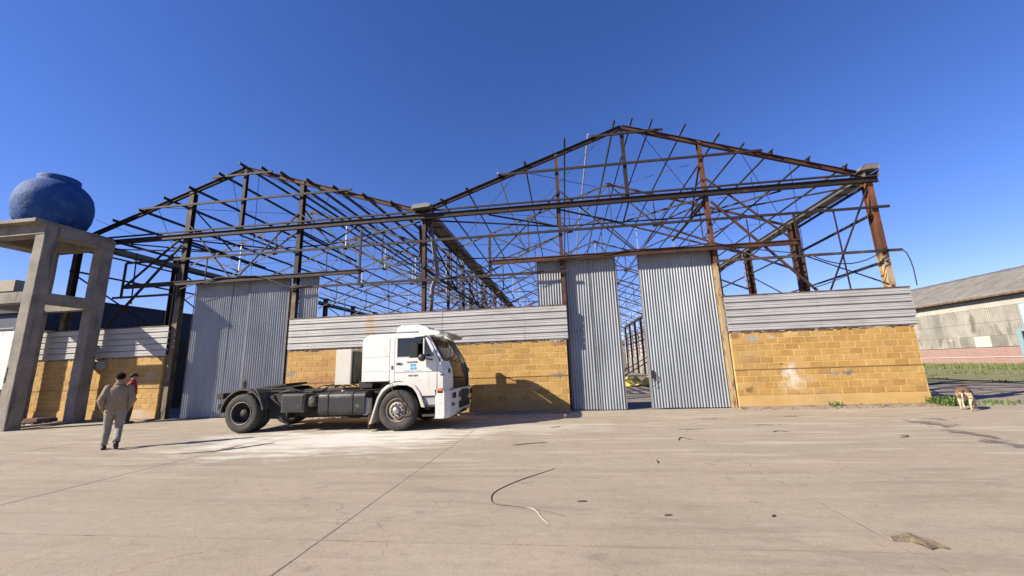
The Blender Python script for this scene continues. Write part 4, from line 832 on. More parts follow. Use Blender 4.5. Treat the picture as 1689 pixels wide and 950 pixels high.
for sg, yy in ((1, yn), (-1, yf)):   # wrap-round corner pieces
    s = MB(); z = [(.93, 0), (1.30, .0), (1.55, .02), (1.76, .10)]
    vs = []
    for zz, dx in z: vs += [(-3.17-dx*.8, yy+.005*sg, zz), (-3.06-dx, yy+.10*sg, zz), (-3.0-dx*1.1, yy+.34*sg, zz)]
    s.add(vs, [(i*3+j, i*3+j+1, (i+1)*3+j+1, (i+1)*3+j) for i in range(3) for j in range(2)]); s.build('corner_wrap', WHITE, TR, fixn=True, solid=.01)
    s = MB(); s.bar((-3.21, yy+.06*sg, 1.75), (-3.60, yy+.07*sg, 2.46), .07 if sg > 0 else .04, .05); s.bar((-3.30, yy+.02*sg, 1.745), (-3.62, yy+.035*sg, 2.44), .05, .05); s.build('windshield_pillar', WHITE, TR, bevel=.01)
    s = MB(); s.bar((-3.155, yy+.13*sg, 1.78), (-3.56, yy+.14*sg, 2.43), .02, .02); s.build('windshield_seal', BLACK, TR)
    s = MB(); s.box((-3.30, min(yy-.012*sg, yy+.002*sg), .985), (-3.18, max(yy-.012*sg, yy+.002*sg), 1.065)); s.build('indicator', AMBER, TR, bevel=.006)
    s = MB(); s.box((-3.09, min(yy+.13*sg, yy+.22*sg), 1.44), (-3.03, max(yy+.13*sg, yy+.22*sg), 1.56)); s.build('corner_lamp', BLACK, TR, bevel=.008)
    s = MB(); s.tube([(-3.25, yy-.01*sg, 1.40), (-3.20, yy-.03*sg, 1.42), (-3.14, yy, 1.40)], .012, 6); s.tube([(-3.1, yy+.05*sg, .99), (-3.0, yy+.2*sg, 1.01), (-2.97, yy+.4*sg, 1.04)], .012, 6); s.build('grab_handle', DUSTY, TR)
    # bumper ends
s = MB(); sec = [(-3.38, yn), (-3.14, yn), (-3.02, yn+.10), (-2.95, yn+.45), (-2.92, yc), (-2.95, yf-.45), (-3.02, yf-.10), (-3.14, yf), (-3.38, yf)]
ins = [(x-.06, yc+(y-yc)*.93) for x, y in sec]; vs = []
for z, k in ((.32, .0), (.40, .02), (.95, .02), (1.02, .0)):
    for (x, y) in sec: vs.append((x+k-.02, y, z if z > .5 else z-.02+.14*(1-abs(y-yc)/1.3)))
n_ = len(sec); fs = [(i*n_+j, i*n_+j+1, (i+1)*n_+j+1, (i+1)*n_+j) for i in range(3) for j in range(n_-1)]
s.add(vs, fs); bp_ = s.build('bumper', WHITEB, TR, fixn=True, solid=.05)
for y_, sg in ((yn, 1), (yf, -1)):
    s = MB(); yb = y_+sg*.70
    s.box((-2.93, min(yb, yb+sg*.42), .78), (-2.90, max(yb, yb+sg*.42), .94)); s.build('headlamp', DUSTY, bp_, bevel=.01)
    s = MB(); s.box((-2.93, min(yb, yb+sg*.5), .50), (-2.895, max(yb, yb+sg*.5), .68)); s.build('bumper_opening', BLACK, bp_)
    s = MB()
    for q in (.22, .33): s = MB(); s.box((-2.985+.05*q, min(y_+sg*q, y_+sg*(q+.03)), .79), (-2.935+.04*q, max(y_+sg*q, y_+sg*(q+.03)), .93)); s.build('bumper_slot', BLACK, bp_)
    s = MB(); s.box((-2.985, min(y_+sg*.2, y_+sg*.33), .60), (-2.945, max(y_+sg*.2, y_+sg*.33), .67)); s.build('fog_lamp', EDGE, bp_)
s = MB(); s.box((-2.92, yc-.3, .66), (-2.88, yc+.3, .98)); s.build('bumper_centre', DARKIN, bp_, bevel=.01)
# step, wheel arch
s = MB(); s.box((-3.72, yn+.05, .64), (-3.36, yn+.3, .86)); s.build('step_box', GREYW, TR, bevel=.01); s = MB(); s.box((-3.72, yn+.02, .60), (-3.36, yn+.32, .635)); s.box((-3.75, yn+.05, .36), (-3.38, yn+.3, .40)); s.build('step_tread', DUSTY, TR)
for a, b in ((yn-.03, yn+.42), (yf-.42, yf+.03)):
    s = MB(); pts = [(-5.17, .20), (-5.08, .50), (-4.97, .86), (-4.86, 1.06), (-4.70, 1.19), (-4.42, 1.26), (-4.12, 1.25), (-3.93, 1.17), (-3.80, 1.0), (-3.72, .80), (-3.65, .60)]
    inn = [(-5.11, .20), (-5.02, .50), (-4.91, .84), (-4.80, 1.00), (-4.66, 1.11), (-4.42, 1.17), (-4.14, 1.16), (-3.99, 1.09), (-3.88, .95), (-3.81, .78), (-3.75, .60)]
    fy = a if a < -2 else b
    vs = []
    for (o_, i_) in zip(pts, inn): vs += [(o_[0], fy, o_[1]-.012), (i_[0], fy, i_[1]), (i_[0], a if fy == b else b, i_[1]), (o_[0], a if fy == b else b, o_[1]+.015)]
    s.add(vs, [(i*4+j, i*4+(j+1) % 4, (i+1)*4+(j+1) % 4, (i+1)*4+j) for i in range(len(pts)-1) for j in range(4)]+[(3,2,1,0), tuple(len(vs)-4+j for j in range(4))]); s.build('wheel_arch', WHITE, TR, bevel=.012, fixn=True)
    s = MB(); s.box((-5.20, a+.03, .05), (-5.185, b-.02, .42)); s.build('mud_flap', EDGE, TR)
s = MB(); s.prism([(-5.05, .45), (-4.9, .9), (-4.5, 1.15), (-4.1, 1.13), (-3.85, .85), (-3.75, .5), (-3.6, .5), (-3.4, .95), (-3.4, 1.24), (-5.0, 1.24)], [], yn+.30, yf-.30); s.build('engine_bay', CHASS, TR)
s = MB(); s.prism(rbox_prof(-5.42, -5.26, .42, .86, .05), [], yn+.1, yn+.3); s.build('air_canister', GREYW, TR, bevel=.01)
s = MB(); s.box((-3.3, yn+.4, .30), (-3.05, yf-.4, .55)); s.bar((-3.75, yn+.15, .40), (-3.1, yn+.2, .33), .05, .02); s.build('front_underrun', DUSTY, TR)
# visor, air conditioner
s = MB()
def vis(u, v):
    t_ = 2*u-1; return Vector((-3.80+.56*v+.04*(1-t_*t_), yn+.10+(yf-yn-.2)*u, 2.60-.02*t_*t_+.02*math.sin(v*2.2)-.07*v*v-(.035*abs(noise.noise(Vector((u*14, 1, 3)))) if v == 1 and u > .35 else 0)))
s.grid(vis, 36, 5, sm=True); s.build('sun_visor', WHITE, TR, solid=.02)
for a_, b_ in ((yn+.03, yn+.10), (yf-.10, yf-.03)): s = MB(); s.prism([(-3.86, 2.44), (-3.62, 2.46), (-3.30, 2.46), (-3.27, 2.53), (-3.55, 2.61), (-3.86, 2.62)], [], a_, b_); s.build('visor_bracket', WHITE, TR)
s = MB(); s.prism([(-4.86, 2.63), (-3.88, 2.63), (-3.82, 2.68), (-3.92, 2.78), (-4.20, 2.86), (-4.72, 2.85), (-4.86, 2.77)], [], yc-.36, yc+.36); a_ = s.build('air_conditioner', WHITE, TR, bevel=.06, fixn=True)
s = MB(); s.box((-4.80, yc-.40, 2.545), (-3.95, yc+.40, 2.632)); s.build('base', BLACK, a_)  # black block paints the line of shade below the unit
# mirrors, wipers, interior, antenna shadow wand
for yy, sg in ((yn, -1), (yf, 1)):
    s = MB(); s.tube([(-3.62, yy+.0*sg, 2.42), (-3.70, yy+.18*sg, 2.40), (-3.86, yy+.26*sg, 2.38), (-3.88, yy+.26*sg, 2.30)], .018, 6); s.tube([(-3.88, yy+.26*sg, 1.92), (-3.75, yy+.22*sg, 1.86), (-3.45, yy+.02*sg, 1.80)], .016, 6); mm = s.build('mirror_arm', BLACK, TR)
    s = MB(); s.prism(rbox_prof(-3.99, -3.79, 1.86+(.2 if sg > 0 else 0), 2.26+(.2 if sg > 0 else 0), .04), [], min(yy+.20*sg, yy+.30*sg), max(yy+.20*sg, yy+.30*sg)); s.build('mirror_housing', BLACK, TR, bevel=.015)
    s = MB(); s.lathe([(.06, -.05), (.095, -.03), (.10, .02), (.07, .05)], (-3.66, yy+.25*sg, 1.86), 'Y', 20); s.build('round_mirror', BLACK, TR)
s = MB()
for y in (-3.0, -2.2): s.bar((-3.12, y, 1.76), (-3.22, y+.45, 1.86), .02); s.bar((-3.20, y+.1, 1.84), (-3.24, y+.62, 1.93), .014)
s.build('wiper', BLACK, TR)
s = MB(); s.box((-3.75, yn+.08, 1.45), (-3.32, yf-.08, 1.74)); s.build('dashboard', DARKIN, TR, bevel=.04)
for y in (yn+.55, yf-.55):
    s = MB(); s.box((-4.45, y-.25, 1.28), (-3.98, y+.25, 1.48)); s.box((-4.5, y-.23, 1.45), (-4.38, y+.23, 2.15)); s.build('seat', SEATM, TR, bevel=.04)
s = MB(); s.tube([(-3.90+.05*math.sin(a), yn+.55+.21*math.cos(a), 1.83+.2*math.sin(a)*.5) for a in [i*math.pi/10 for i in range(21)]], .014, 6); s.build('steering_wheel', BLACK, TR)
s = MB(); s.tube([(-4.62, yn-.04, 1.30), (-4.58, yn-.08, 1.15), (-4.30, yn-.07, .80), (-4.18, yn-.02, .60)], .010, 6); s.tube([(-4.35, yn-.02, .85), (-4.12, yn-.04, .62), (-4.0, yn-.02, .48), (-4.1, yn-.02, .40), (-4.28, yn-.02, .40)], .010, 6); s.build('loose_wire', ROPE, TR)
# door lettering
RX = (math.pi/2, 0, 0); yo = yn-.006
text('TRANSPER', .066, (-4.02, yo, 1.755), RX, INKR, TR)
for (dx, dz) in ((-.075, .05), (.01, .05), (-.075, -.035), (.02, -.035)):
    s = MB(); s.prism(rbox_prof(-4.0+dx, -4.0+dx+.075, 1.60+dz, 1.60+dz+.062, .022), [], yo-.001, yo+.004); s.build('logo_tile', BLUE, TR)
text('4473-5877', .062, (-3.99, yo, 1.405), RX, INK, TR)
s = MB(); 
for i in range(15):
    if i == 9: continue
    s.box((-4.26+i*.035, yo, 1.525+R(-.004, .004)), (-4.26+i*.035+R(.012, .026), yo+.004, 1.525+R(.012, .022)))
s.build('faint_lettering', GREYW, TR)
# ================================================================== PEOPLE
def V3(*a): return Vector(a)
def person(px, py, face, label, jacket, trousers, hat=False, stride=0, sc=1.0, pocket=True):
    """face: heading angle (direction the person looks/walks)"""
    base = Vector((px, py, 0)); t = thing('person', base, label, 'person'); c_, s_ = math.cos(face), math.sin(face)
    def T_(f, l, z): return base+Vector((f*c_-l*s_, f*s_+l*c_, z))*sc      # forward, left, up
    Fw = {'L': (.14*stride, .10), 'R': (-.20*stride, -.10)}
    kn = {}; an = {}
    kn['L'] = T_(.10*stride+.02, .105, .50); an['L'] = T_(.10*stride-.02, .115, .09)
    kn['R'] = T_(.02*stride+.02, -.105, .49); an['R'] = T_(-.26*stride, -.11, .09+.09*stride)
    hp = {'L': T_(0, .095, .90), 'R': T_(0, -.095, .90)}
    sh = {'L': T_(.0, .185, 1.42), 'R': T_(.0, -.185, 1.42)}
    if pocket:
        elb = {'L': T_(-.08, .275, 1.14), 'R': T_(-.08, -.275, 1.14)}; wr = {'L': T_(.05, .225, .93), 'R': T_(.05, -.225, .93)}
    else:
        elb = {'L': T_(-.06, .24, 1.14), 'R': T_(-.04, -.25, 1.14)}; wr = {'L': T_(.05, .235, .92), 'R': T_(.10, -.235, .94)}
    nd = {'pelvis': (T_(0, 0, .95), .11*sc), 'belly': (T_(.01, 0, 1.12), .105*sc), 'chest': (T_(0, 0, 1.32), .115*sc), 'neck0': (T_(.0, 0, 1.45), .06*sc), 'neck': (T_(.015, 0, 1.52), .052*sc), 'jaw': (T_(.03, 0, 1.585), .07*sc), 'skull': (T_(.015, 0, 1.665), .088*sc), 'crown': (T_(.005, 0, 1.715), .06*sc),
          'nose': (T_(.115, 0, 1.635), .013*sc), 'chin': (T_(.085, 0, 1.565), .022*sc)}
    ed = [('pelvis', 'belly'), ('belly', 'chest'), ('chest', 'neck0'), ('neck0', 'neck'), ('neck', 'jaw'), ('jaw', 'skull'), ('skull', 'crown'), ('skull', 'nose'), ('jaw', 'chin')]
    for k, sg in (('L', 1), ('R', -1)):
        nd['ear'+k] = (T_(0, sg*.088, 1.635), .015*sc); ed.append(('skull', 'ear'+k))
        nd['sh'+k] = (sh[k], .05*sc); nd['el'+k] = (elb[k], .037*sc); nd['wr'+k] = (wr[k], .025*sc); ed += [('chest', 'sh'+k), ('sh'+k, 'el'+k), ('el'+k, 'wr'+k)]
        d = (wr[k]-elb[k]).normalized(); palm = wr[k]+d*.07*sc; nd['pa'+k] = (palm, .030*sc); ed.append(('wr'+k, 'pa'+k))
        lat = Vector((c_, s_, 0)); 
        for q in range(4):
            o = lat*((q-1.5)*.021)*sc; L = (.052, .06, .055, .043)[q]; nd[f'f{q}a'+k] = (palm+o+d*(L*.6+.02), .0085*sc); nd[f'f{q}b'+k] = (palm+o+d*(L*1.1+.02)+T_(0, -sg*.014, 0)-base, .0075*sc); ed += [('pa'+k, f'f{q}a'+k), (f'f{q}a'+k, f'f{q}b'+k)]
        nd['th'+k] = (palm+lat*.045*sc+d*.01, .010*sc); nd['tt'+k] = (palm+lat*.055*sc+d*.04, .008*sc); ed += [('pa'+k, 'th'+k), ('th'+k, 'tt'+k)]
        nd['hp'+k] = (hp[k], .08*sc); nd['kn'+k] = (kn[k], .052*sc); nd['an'+k] = (an[k], .036*sc); ed += [('pelvis', 'hp'+k), ('hp'+k, 'kn'+k), ('kn'+k, 'an'+k)]
    skinmesh('body', nd, ed, SKIN, t)
    for sg in (1, -1):
        s = MB(); s.lathe([(.002, -.012), (.012, 0), (.002, .012)], T_(.088, sg*.032, 1.645), 'Y', 8); s.build('eye', SHOE, t)
    # jacket: torso loft plus sleeves
    yw = face; w = 14; rg = []
    for z, rx, ry, f in ((.86, .13, .185, 0), (.90, .142, .20, 0), (.955, .135, .19, 0), (1.0, .15, .215, 0), (1.10, .155, .22, .0), (1.22, .15, .222, -.005), (1.34, .145, .228, -.01), (1.42, .125, .205, -.01), (1.465, .10, .135, -.005), (1.50, .075, .082, 0), (1.535, .073, .078, 0)):
        rg.append((T_(f, 0, z), rx*sc, ry*sc, yw))
    s = MB(); s.loft(rg, 20)
    for k, sg in (('L', 1), ('R', -1)):
        a, e, w_ = sh[k], elb[k], wr[k]; a2 = a+(T_(0, -sg*.06, .02)-base)
        pts = [a2, a, a.lerp(e, .25), a.lerp(e, .55), a.lerp(e, .85), e, e.lerp(w_, .2), e.lerp(w_, .5), e.lerp(w_, .8), w_]
        s.tube(pts, [x*sc for x in (.07, .082, .078, .07, .066, .066, .068, .06, .052, .046)], 14)
    for v in s.v: v += Vector((noise.noise(v*9), noise.noise(v*9+Vector((5, 0, 0))), noise.noise(v*9+Vector((0, 7, 0)))))*.012
    s.build('jacket', jacket, t)
    s = MB(); s.tube([T_(.075*math.cos(a), .08*math.sin(a), 1.515+.012*math.cos(a)*-1) for a in [i*math.pi/8 for i in range(17)]], .018*sc, 8); s.build('collar', jacket, t)
    s = MB(); s.loft([(T_(0, 0, .80), .12*sc, .17*sc, yw), (T_(0, 0, .86), .125*sc, .18*sc, yw), (T_(0, 0, .95), .115*sc, .165*sc, yw)], 18)
    for k in 'LR':
        h, n_, a = hp[k], kn[k], an[k]; pts = [h+V3(0, 0, .03), h.lerp(n_, .15), h.lerp(n_, .5), h.lerp(n_, .85), n_, n_.lerp(a, .2), n_.lerp(a, .5), n_.lerp(a, .8), n_.lerp(a, .97)]
        s.tube(pts, [x*sc for x in (.10, .105, .09, .076, .073, .072, .07, .068, .066)], 14)
    for v in s.v: v += Vector((noise.noise(v*11), noise.noise(v*11+Vector((5, 0, 0))), 0))*.014
    s.build('trousers', trousers, t)
    for k, lift in (('L', 0), ('R', 1 if stride else 0)):
        a = an[k]; s = MB(); d = Vector((c_, s_, 0)); z0 = a.z-.09*sc
        if lift: heel = a+d*-.05+V3(0, 0, -.02); toe = a+d*.15+V3(0, 0, -.14); toe.z = max(toe.z, .035)
        else: heel = a+d*-.06+V3(0, 0, -.05); toe = a+d*.17+V3(0, 0, -.055)
        s.tube([heel-d*.02, heel, heel.lerp(toe, .35), heel.lerp(toe, .75), toe, toe+d*.03], [.02, .042, .047, .046, .036, .015], 12); s.tube([heel+d*.04, a+V3(0, 0, .0)], [.042, .045], 10); s.build('shoe', SHOE, t)
    # hair / cap
    s = MB(); c = T_(-.008, 0, 1.665); n1, n2 = 28, 14
    def hr(u, v):
        th = 2*math.pi*u; ph = math.pi*.5*v*(1.42-.74*max(0, math.cos(th))); r_ = .098+.020*noise.noise(Vector((math.cos(th)*3, math.sin(th)*3, v*5+px))); r_ *= 1-.13*v**3; x, y, z = r_*math.sin(ph)*math.cos(th), r_*math.sin(ph)*math.sin(th)*.95, r_*math.cos(ph)*1.02+.012
        return c+Vector((x*c_-y*s_, x*s_+y*c_, z+.0))*sc
    s.grid(hr, n1, n2, sm=True); s.build('hair', HAIR, t)
    if hat:
        s = MB(); rg = [(T_(0, 0, 1.665), .118*sc, .108*sc, yw), (T_(0, 0, 1.70), .118*sc, .108*sc, yw), (T_(-.005, 0, 1.745), .105*sc, .095*sc, yw), (T_(-.01, 0, 1.775), .07*sc, .065*sc, yw), (T_(-.01, 0, 1.785), .01, .01, yw)]
        s.loft(rg, 20); o = s.build('cap', NAVY, t)
        s = MB(); s.grid(lambda u, v: T_(.09+.10*v*(1-(2*u-1)**2*.55), (2*u-1)*.085*(1-.2*v), 1.675-.02*v+.005*(1-(2*u-1)**2)), 8, 4, sm=True); s.build('cap_peak', NAVY, o, solid=.006)
    return t
person(-10.42, -5.62, math.radians(138), 'man in khaki jacket and grey trousers walking away, seen from behind', KHAKI, TROU, stride=1, sc=.965)
person(-15.72, -1.0, math.radians(42), 'man in red jacket and dark cap standing sideways by the yellow wall', RED, NAVY, hat=True, pocket=False)
# ================================================================== DOG
def dog():
    base = Vector((10.72, -1.32, 0)); t = thing('dog', base, 'tan and cream dog seen from behind near the right end of the wall', 'dog'); a = math.radians(43); c_, s_ = math.cos(a), math.sin(a)
    def T_(f, l, z): return base+Vector((f*c_-l*s_, f*s_+l*c_, z))
    nd = {'rump': (T_(-.20, 0, .53), .10), 'loin': (T_(-.02, 0, .54), .095), 'rib': (T_(.18, 0, .50), .12), 'shoulder': (T_(.33, 0, .50), .115), 'neck': (T_(.46, 0, .42), .07), 'head': (T_(.58, .02, .30), .065), 'muzzle': (T_(.67, .02, .20), .035), 'nose': (T_(.70, .02, .15), .022),
          'tail0': (T_(-.29, 0, .55), .028), 'tail1': (T_(-.35, .01, .45), .024), 'tail2': (T_(-.34, .02, .33), .018), 'tail3': (T_(-.31, .02, .24), .010), 'earL': (T_(.55, .08, .36), .018), 'earR': (T_(.55, -.05, .36), .018)}
    ed = [('rump', 'loin'), ('loin', 'rib'), ('rib', 'shoulder'), ('shoulder', 'neck'), ('neck', 'head'), ('head', 'muzzle'), ('muzzle', 'nose'), ('rump', 'tail0'), ('tail0', 'tail1'), ('tail1', 'tail2'), ('tail2', 'tail3'), ('head', 'earL'), ('head', 'earR')]
    for k, sg, o in (('L', 1, .06), ('R', -1, -.08)):
        nd.update({'hip'+k: (T_(-.22, sg*.085, .47), .078), 'stifle'+k: (T_(-.10+o, sg*.115, .34), .055), 'hock'+k: (T_(-.29+o, sg*.10, .19), .024), 'paw'+k: (T_(-.25+o, sg*.10, .04), .024), 'toe'+k: (T_(-.19+o, sg*.10, .025), .022),
                   'elb'+k: (T_(.30, sg*.10, .34), .045), 'wrist'+k: (T_(.31-o, sg*.095, .17), .026), 'fp'+k: (T_(.31-o*1.5, sg*.095, .035), .024), 'ft'+k: (T_(.36-o*1.5, sg*.095, .024), .02)})
        ed += [('rump', 'hip'+k), ('hip'+k, 'stifle'+k), ('stifle'+k, 'hock'+k), ('hock'+k, 'paw'+k), ('paw'+k, 'toe'+k), ('shoulder', 'elb'+k), ('elb'+k, 'wrist'+k), ('wrist'+k, 'fp'+k), ('fp'+k, 'ft'+k)]
    o = skinmesh('body', nd, ed, FUR_T, t); o.data.materials.append(FUR_W)
    for p in o.data.polygons:
        w = p.center+base; l = Vector((w.x-base.x, w.y-base.y, 0)); f = l.x*c_+l.y*s_; z = w.z+.03*noise.noise(w*14)
        if z < .30 or (f < -.16 and z < .47 and p.normal.z < .5 ) or (z < .42 and p.normal.z < -.5): p.material_index = 1
    return t
dog()
# ================================================================== RIGHT WAREHOUSE
Wh = thing('warehouse', (40, 42, 0), 'long grey sheet-clad warehouse with pink brick base on the far right', 'warehouse'); XW = 36.8
s = MB(); s.box((XW+.12, 12, 0), (XW+8.8, 75, 6.0)); s.build('wall_core', GREYC, Wh)
ycs = [12+1.37*i for i in range(46)]
rows = [(1.86, 2.86), (2.86, 4.0), (4.0, 5.26), (5.26, 6.2)]
for j, (a, b) in enumerate(rows):
    for i in range(len(ycs)-1):
        y_0, y_1 = ycs[i], ycs[i+1]
        if j < 3 and y_0 < 22: continue
        if y_0 > 46: continue
        pale = (j == 0 and 24.6 < y_0 < 26.0) or (j == 1 and 23 < y_0 < 23.9)
        s = MB(); n_ = 20; s.grid(lambda u, v: Vector((XW+.02-.012*(3-j)*0+.03*math.sin(2*math.pi*u*8)*.5+(.02 if v == 0 else .045), y_0-.02+(y_1-y_0+.04)*u, a-(.05 if j else 0)+R(-.01, .01)*0+(b-a+.05)*v)), n_*2, 1, sm=True)
        s.build('wall_sheet', ASBP if pale else ASBT if j == 3 else (ASB2 if random.random() < .15 else ASB), Wh)
s = MB(); s.box((XW+.02, 12, 0), (XW+.11, 75, 1.83)); s.build('brick_base', PINKM, Wh)
bmh = MB(); bmh.box((0, 0, 0), (.05, .27, .10)); bme = bpy.data.meshes.new('brick'); bme.from_pydata(bmh.v, [], bmh.f); bme.materials.append(PINK)
# the bricks of the base are ~5 px long: joined into one part
s = MB()
for r_ in range(14):
    y = 20+(.15 if r_ % 2 else 0)
    if r_ == 7: continue
    while y < 40: s.box((XW-.012+R(0, .006), y, .06+r_*.125), (XW+.03, y+.275, .06+r_*.125+.108)); y += .30
s.build('base_bricks', PINK, Wh, kind='stuff')
s = MB(); s.box((XW-.03, 12, .93), (XW+.03, 60, .96)); s.build('base_ledge', EDGE, Wh)
s = MB(); s.box((XW-.03, 12, 1.83), (XW+.03, 60, 1.86)); s.build('base_cap', EDGE, Wh)
s = MB(); n_ = 150
s.grid(lambda u, v: Vector((XW-.45+4.9*v+.0, 12+63*u, 6.12+v*2.75+.05*noise.noise(Vector((u*80, v*9, 0)))+.02*math.sin(u*63*2*math.pi/.35)*.6)), 500, 7, sm=True)
s.grid(lambda u, v: Vector((XW+4.45+4.9*v, 12+63*u, 8.87-v*2.75)), 4, 2); rf = s.build('roof', ROOFA, Wh, solid=.06)
s = MB()
for q in range(1, 8):
    for i in range(46): s.box((XW-.45+4.9*q/8-.01, 12+1.37*i, 6.12+2.75*q/8+.03), (XW-.45+4.9*q/8+.05, 12+1.37*i+1.3, 6.12+2.75*q/8+.075+R(-.01, .02)))
s.build('roof_sheet_laps', ROOFA, rf, kind='stuff')
s = MB(); s.box((XW-.52, 12, 6.03), (XW-.40, 75, 6.17)); s.build('eave_gutter', EDGE, Wh)
s = MB(); s.box((XW-.4, 12, 6.0), (XW+.1, 75, 6.06)); s.build('soffit', CHASS, Wh)
s = MB(); s.box((XW-.06, 19.5, 3.3), (XW+.12, 22.85, 5.25)); s.build('window', TEAL, Wh); 
for q in range(4):
    s = MB(); s.box((XW-.09, 22.2-q*.85, 3.42), (XW-.065, 22.75-q*.85, 5.15)); s.build('window_pane', [PALEB, ASBP][q % 2], Wh)
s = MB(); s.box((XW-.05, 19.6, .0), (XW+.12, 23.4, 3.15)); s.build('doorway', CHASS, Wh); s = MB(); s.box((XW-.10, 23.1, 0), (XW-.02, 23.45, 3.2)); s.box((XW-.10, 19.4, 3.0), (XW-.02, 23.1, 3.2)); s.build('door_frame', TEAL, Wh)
# ================================================================== LEFT BACKGROUND SHED, TRAILER, FAR SHED
Sh = thing('dark_shed', (-34, 20, 0), 'long blue shed, wall shade put into its dark colour, rising behind the left wall and the water tower', 'shed')
s = MB(); s.box((-46, 3.3, 0), (-28.1, 60, 6.2)); s.build('wall_core', NAVYW, Sh)
for i in range(40):
    y_0 = 3.3+i*1.2
    s = MB(); s.grid(lambda u, v: Vector((-28.05+.02*math.cos(u*2*math.pi*6), y_0+1.19*u, 6.30*v)), 24, 1, sm=True); s.build('wall_sheet', NAVYW, Sh)
s = MB(); s.box((-46, 3.2, 6.22), (-28.0, 60, 6.3)); s.build('roof', NAVYW, Sh)
s = MB(); s.box((-60, 2.9, 6.35), (-28.6, 3.28, 6.95)); s.build('parapet', PARAP, Sh); s = MB(); s.box((-60, 3.1, 5.2), (-28.3, 3.28, 6.3)); s.build('window_band', BLACK, Sh)
s = MB(); s.box((-60, 3.0, 3.4), (-28.2, 3.28, 4.4)); s.build('front_wall', PALEB, Sh)
Tl = thing('box_trailer', (-26, 1.9, 0), 'white box trailer at the far left edge, beyond the end of the yellow wall', 'trailer')
s = MB(); s.box((-32, .75, 1.30), (-23.45, 3.1, 3.9)); s.build('box_body', TRAIL, Tl, bevel=.03)
s = MB(); s.box((-32, .72, 3.9), (-23.41, 3.13, 3.98)); s.box((-23.44, .66, 1.2), (-23.34, .74, 3.9)); s.box((-32, .8, 1.0), (-23.45, 3.0, 1.28)); s.build('corner_frame', CHASS, Tl)
s = MB(); s.tube([(-23.2, .6, 3.85), (-23.17, .58, 2.6), (-23.2, .6, 1.4)], .03, 6)
for z in (1.6, 2.1, 2.6, 3.1): s.box((-23.36, .56, z), (-23.15, .64, z+.06))
s.build('locking_bar', GALVP, Tl)
for x in (-22.2, -23.3):
    s = MB(); s.lathe([(.2, -.12), (.45, -.13), (.5, -.1), (.5, .1), (.45, .13), (.2, .12)], (x-2.4, 1.0, .5), 'Y', 24); s.build('wheel', RUBBER, Tl)
s = MB(); s.box((-26.5, .9, .5), (-23.5, 2.9, 1.0)); s.build('underframe', CHASS, Tl)
s = MB(); s.box((-32, 66, 0), (-6, 76, 8.2)); fs_ = thing('far_shed', (-19, 70, 0), 'far low dark roofed shed glimpsed through the hangar over the siding', 'shed'); s.build('wall', GREYC, fs_); s = MB(); s.prism([(-33, 8.2), (-5, 8.2), (-8, 9.6), (-27, 9.6)], [], 65, 77); s.build('roof', CHASS, fs_)
# ================================================================== SMALL THINGS
s = MB()
for i in range(16):
    c = V3(R(3.9, 5.9), R(13.5, 16), 0); a = R(0, 6.28); n_ = 7; h = R(.25, .8)
    vs = [c+Vector((R(.3, .6)*math.cos(q*6.28/n_), R(.25, .45)*math.sin(q*6.28/n_), R(0, .12))) for q in range(n_)]+[c+Vector((R(-.2, .2), R(-.2, .2), h))]; s.add(vs, [(q, (q+1) % n_, n_) for q in range(n_)])
tg = thing('sacking_heap', (4.9, 14.8, 0), 'heap of yellow sacking and scrap on the hangar floor seen through the door gap', 'scrap heap'); s.build('sacking', YEL, tg)
s = MB()
for i in range(7): x, y = R(3.8, 5.8), R(12.8, 13.8); s.bar((x, y, .1), (x+R(.3, .8), y+R(-.3, .3), R(.15, .35)), .3, .03)
s.build('board_scrap', PALEY, tg)
# fallen steel inside the gap, far side
s = MB()
for p, q in (((3.6, 18, .1), (6.6, 19, 1.6)), ((4.4, 26, .1), (8.5, 27.5, 2.2)), ((3.6, 17, .6), (7.8, 18, .5))): s.bar(p, q, .07)
tag(s.build('fallen_beams', CHASS, loc=(5, 19, 0)), 'dark fallen beams leaning behind the yellow sacking heap', 'beams')
# cardboard
s = MB(); pts = [(2.70, -9.73), (2.79, -9.70), (2.87, -9.69), (2.93, -9.75), (2.95, -9.83), (2.965, -9.95), (2.90, -9.93), (2.82, -9.97), (2.81, -9.90), (2.77, -9.83), (2.66, -9.81)]
pts = [(2.70+(x-2.70)*1.0, y) for x, y in pts]; c = (2.82, -9.82); n_ = len(pts)
vs = [(x, y, .008+.004*(i % 3)) for i, (x, y) in enumerate(pts)]+[(c[0]+(x-c[0])*.5, c[1]+(y-c[1])*.5, .022+.010*((i*7) % 4)) for i, (x, y) in enumerate(pts)]+[(c[0], c[1], .03)]
s.add(vs, [(i, (i+1) % n_, (i+1) % n_+n_, i+n_) for i in range(n_)]+[(i+n_, (i+1) % n_+n_, 2*n_) for i in range(n_)]); s.add([(x, y, .001) for x, y in pts]+[(x, y, .010) for x, y in pts], [(i, (i+1) % n_, (i+1) % n_+n_, i+n_) for i in range(n_)])
tag(s.build('cardboard_scrap', CARD, loc=(2.8, -9.8, 0)), 'torn brown cardboard scrap lying flat on the concrete at lower right', 'cardboard')
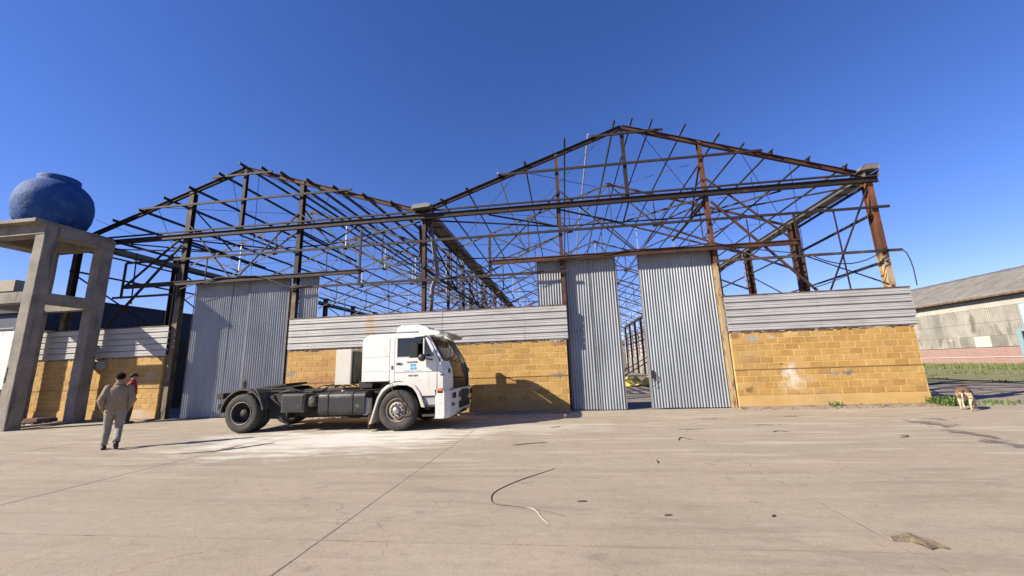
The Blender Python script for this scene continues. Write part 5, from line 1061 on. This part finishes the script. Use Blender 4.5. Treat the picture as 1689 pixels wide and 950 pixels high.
def ground_rope(pts, r_, m_, name, label, cat):
    P_ = [Vector((x, y, r_)) for x, y in pts]; Q = []
    for i in range(len(P_)-1):
        p0, p1, p2, p3 = P_[max(i-1, 0)], P_[i], P_[i+1], P_[min(i+2, len(P_)-1)]
        for k in range(6):
            t_ = k/6; Q.append(.5*((2*p1)+(-p0+p2)*t_+(2*p0-5*p1+4*p2-p3)*t_**2+(-p0+3*p1-3*p2+p3)*t_**3))
    Q.append(P_[-1]); s = MB(); s.tube(Q, [r_*(.5+.5*min(1, 4*min(i, len(Q)-1-i)/len(Q))) for i in range(len(Q))], 6)
    for v in s.v: v.z *= .7
    return tag(s.build(name, m_, loc=(*pts[0], 0)), label, cat)
ground_rope([(-.24, -7.4), (-.42, -7.65), (-.72, -8.05), (-.90, -8.38), (-.98, -8.62), (-.96, -8.86), (-.88, -9.0), (-.65, -9.07), (-.50, -9.12)], .007, ROPE, 'dark_strap', 'thin dark strap lying in a hook shape on the concrete, centre foreground', 'strap')
ground_rope([(-.58, -9.09), (-.45, -9.13), (-.38, -9.25), (-.32, -9.42), (-.25, -9.56)], .006, ROPEL, 'pale_strap', 'pale strap end curling toward the viewer from the dark strap', 'strap')
ground_rope([(-.50, -9.12), (-.3, -9.2), (-.07, -9.36)], .003, ROPE, 'thin_wire', 'thin wire lying beside the pale strap end', 'wire')
for pts, lab in (([(2.16, -5.27), (2.2, -5.1), (2.31, -4.95), (2.42, -5.2)], 'small dark twisted scrap right of centre, left of the long joint'), ([(6.16, -5.2), (6.3, -5.15), (6.42, -5.02), (6.3, -5.0)], 'curled dark scrap on the concrete below the right yellow wall'),
                 ([(4.3, -4.43), (4.45, -4.30), (4.62, -4.4)], 'small dark leaf-like scrap in front of the right wall'), ([(-1.13, -5.6), (-.8, -5.42), (-.45, -5.35)], 'thin bent twig in the middle ground right of the truck'), ([(-.45, -3.35), (-.30, -3.30), (-.2, -3.2)], 'tiny dark twig near the shadow tip of the truck'),
                 ([(1.35, -7.1), (1.37, -6.9)], 'short upright-looking twig on the concrete, centre right'), ([(.05, -8.9), (.16, -8.88)], 'short dark splinter right of the hooked strap'), ([(.92, -9.3), (1.0, -9.28)], 'small splinter near the lower right centre'), ([(1.95, -9.3), (2.0, -9.25)], 'small splinter left of the cardboard scrap')):
    ground_rope(pts, .012, WOOD, 'twig', lab, 'twig')
# the long crack line left of the truck
ground_rope([(-8.05, -6.15), (-7.55, -6.0), (-7.2, -5.7), (-6.9, -5.25), (-6.75, -5.05)], .014, WOOD, 'crack_mark', 'dark wavy crack line on the dusty concrete left of the front of the truck tail', 'crack_mark')
s = MB()
for i in range(1500):
    x, y = R(-11, 10), R(-12.2, -.5)
    r_ = R(.002, .007)*(1 if y < -8 else 1.6); n_ = 5; c = Vector((x, y, 0)); s.add([c+Vector((r_*R(.7, 1.2)*math.cos(q*1.2566), r_*R(.7, 1.2)*math.sin(q*1.2566), 0)) for q in range(n_)]+[c+Vector((0, 0, r_*.8))], [(q, (q+1) % n_, n_) for q in range(n_)], mi=int(random.random() < .2))
tags(s.build('grit', [ROPE, ROPEL]), 'stuff')
s = MB()
for i in range(260):
    xw = R(-10.2, 10.9); 
    if .1 < xw < 5.4: continue
    c = Vector((xw, R(-.55, -.36), 0)); r_ = R(.012, .04); s.box(c-V3(r_, r_*.7, 0), c+V3(r_, r_*.7, r_*R(.6, 1.2)))
tags(s.build('wall_foot_debris', CURBM), 'stuff')
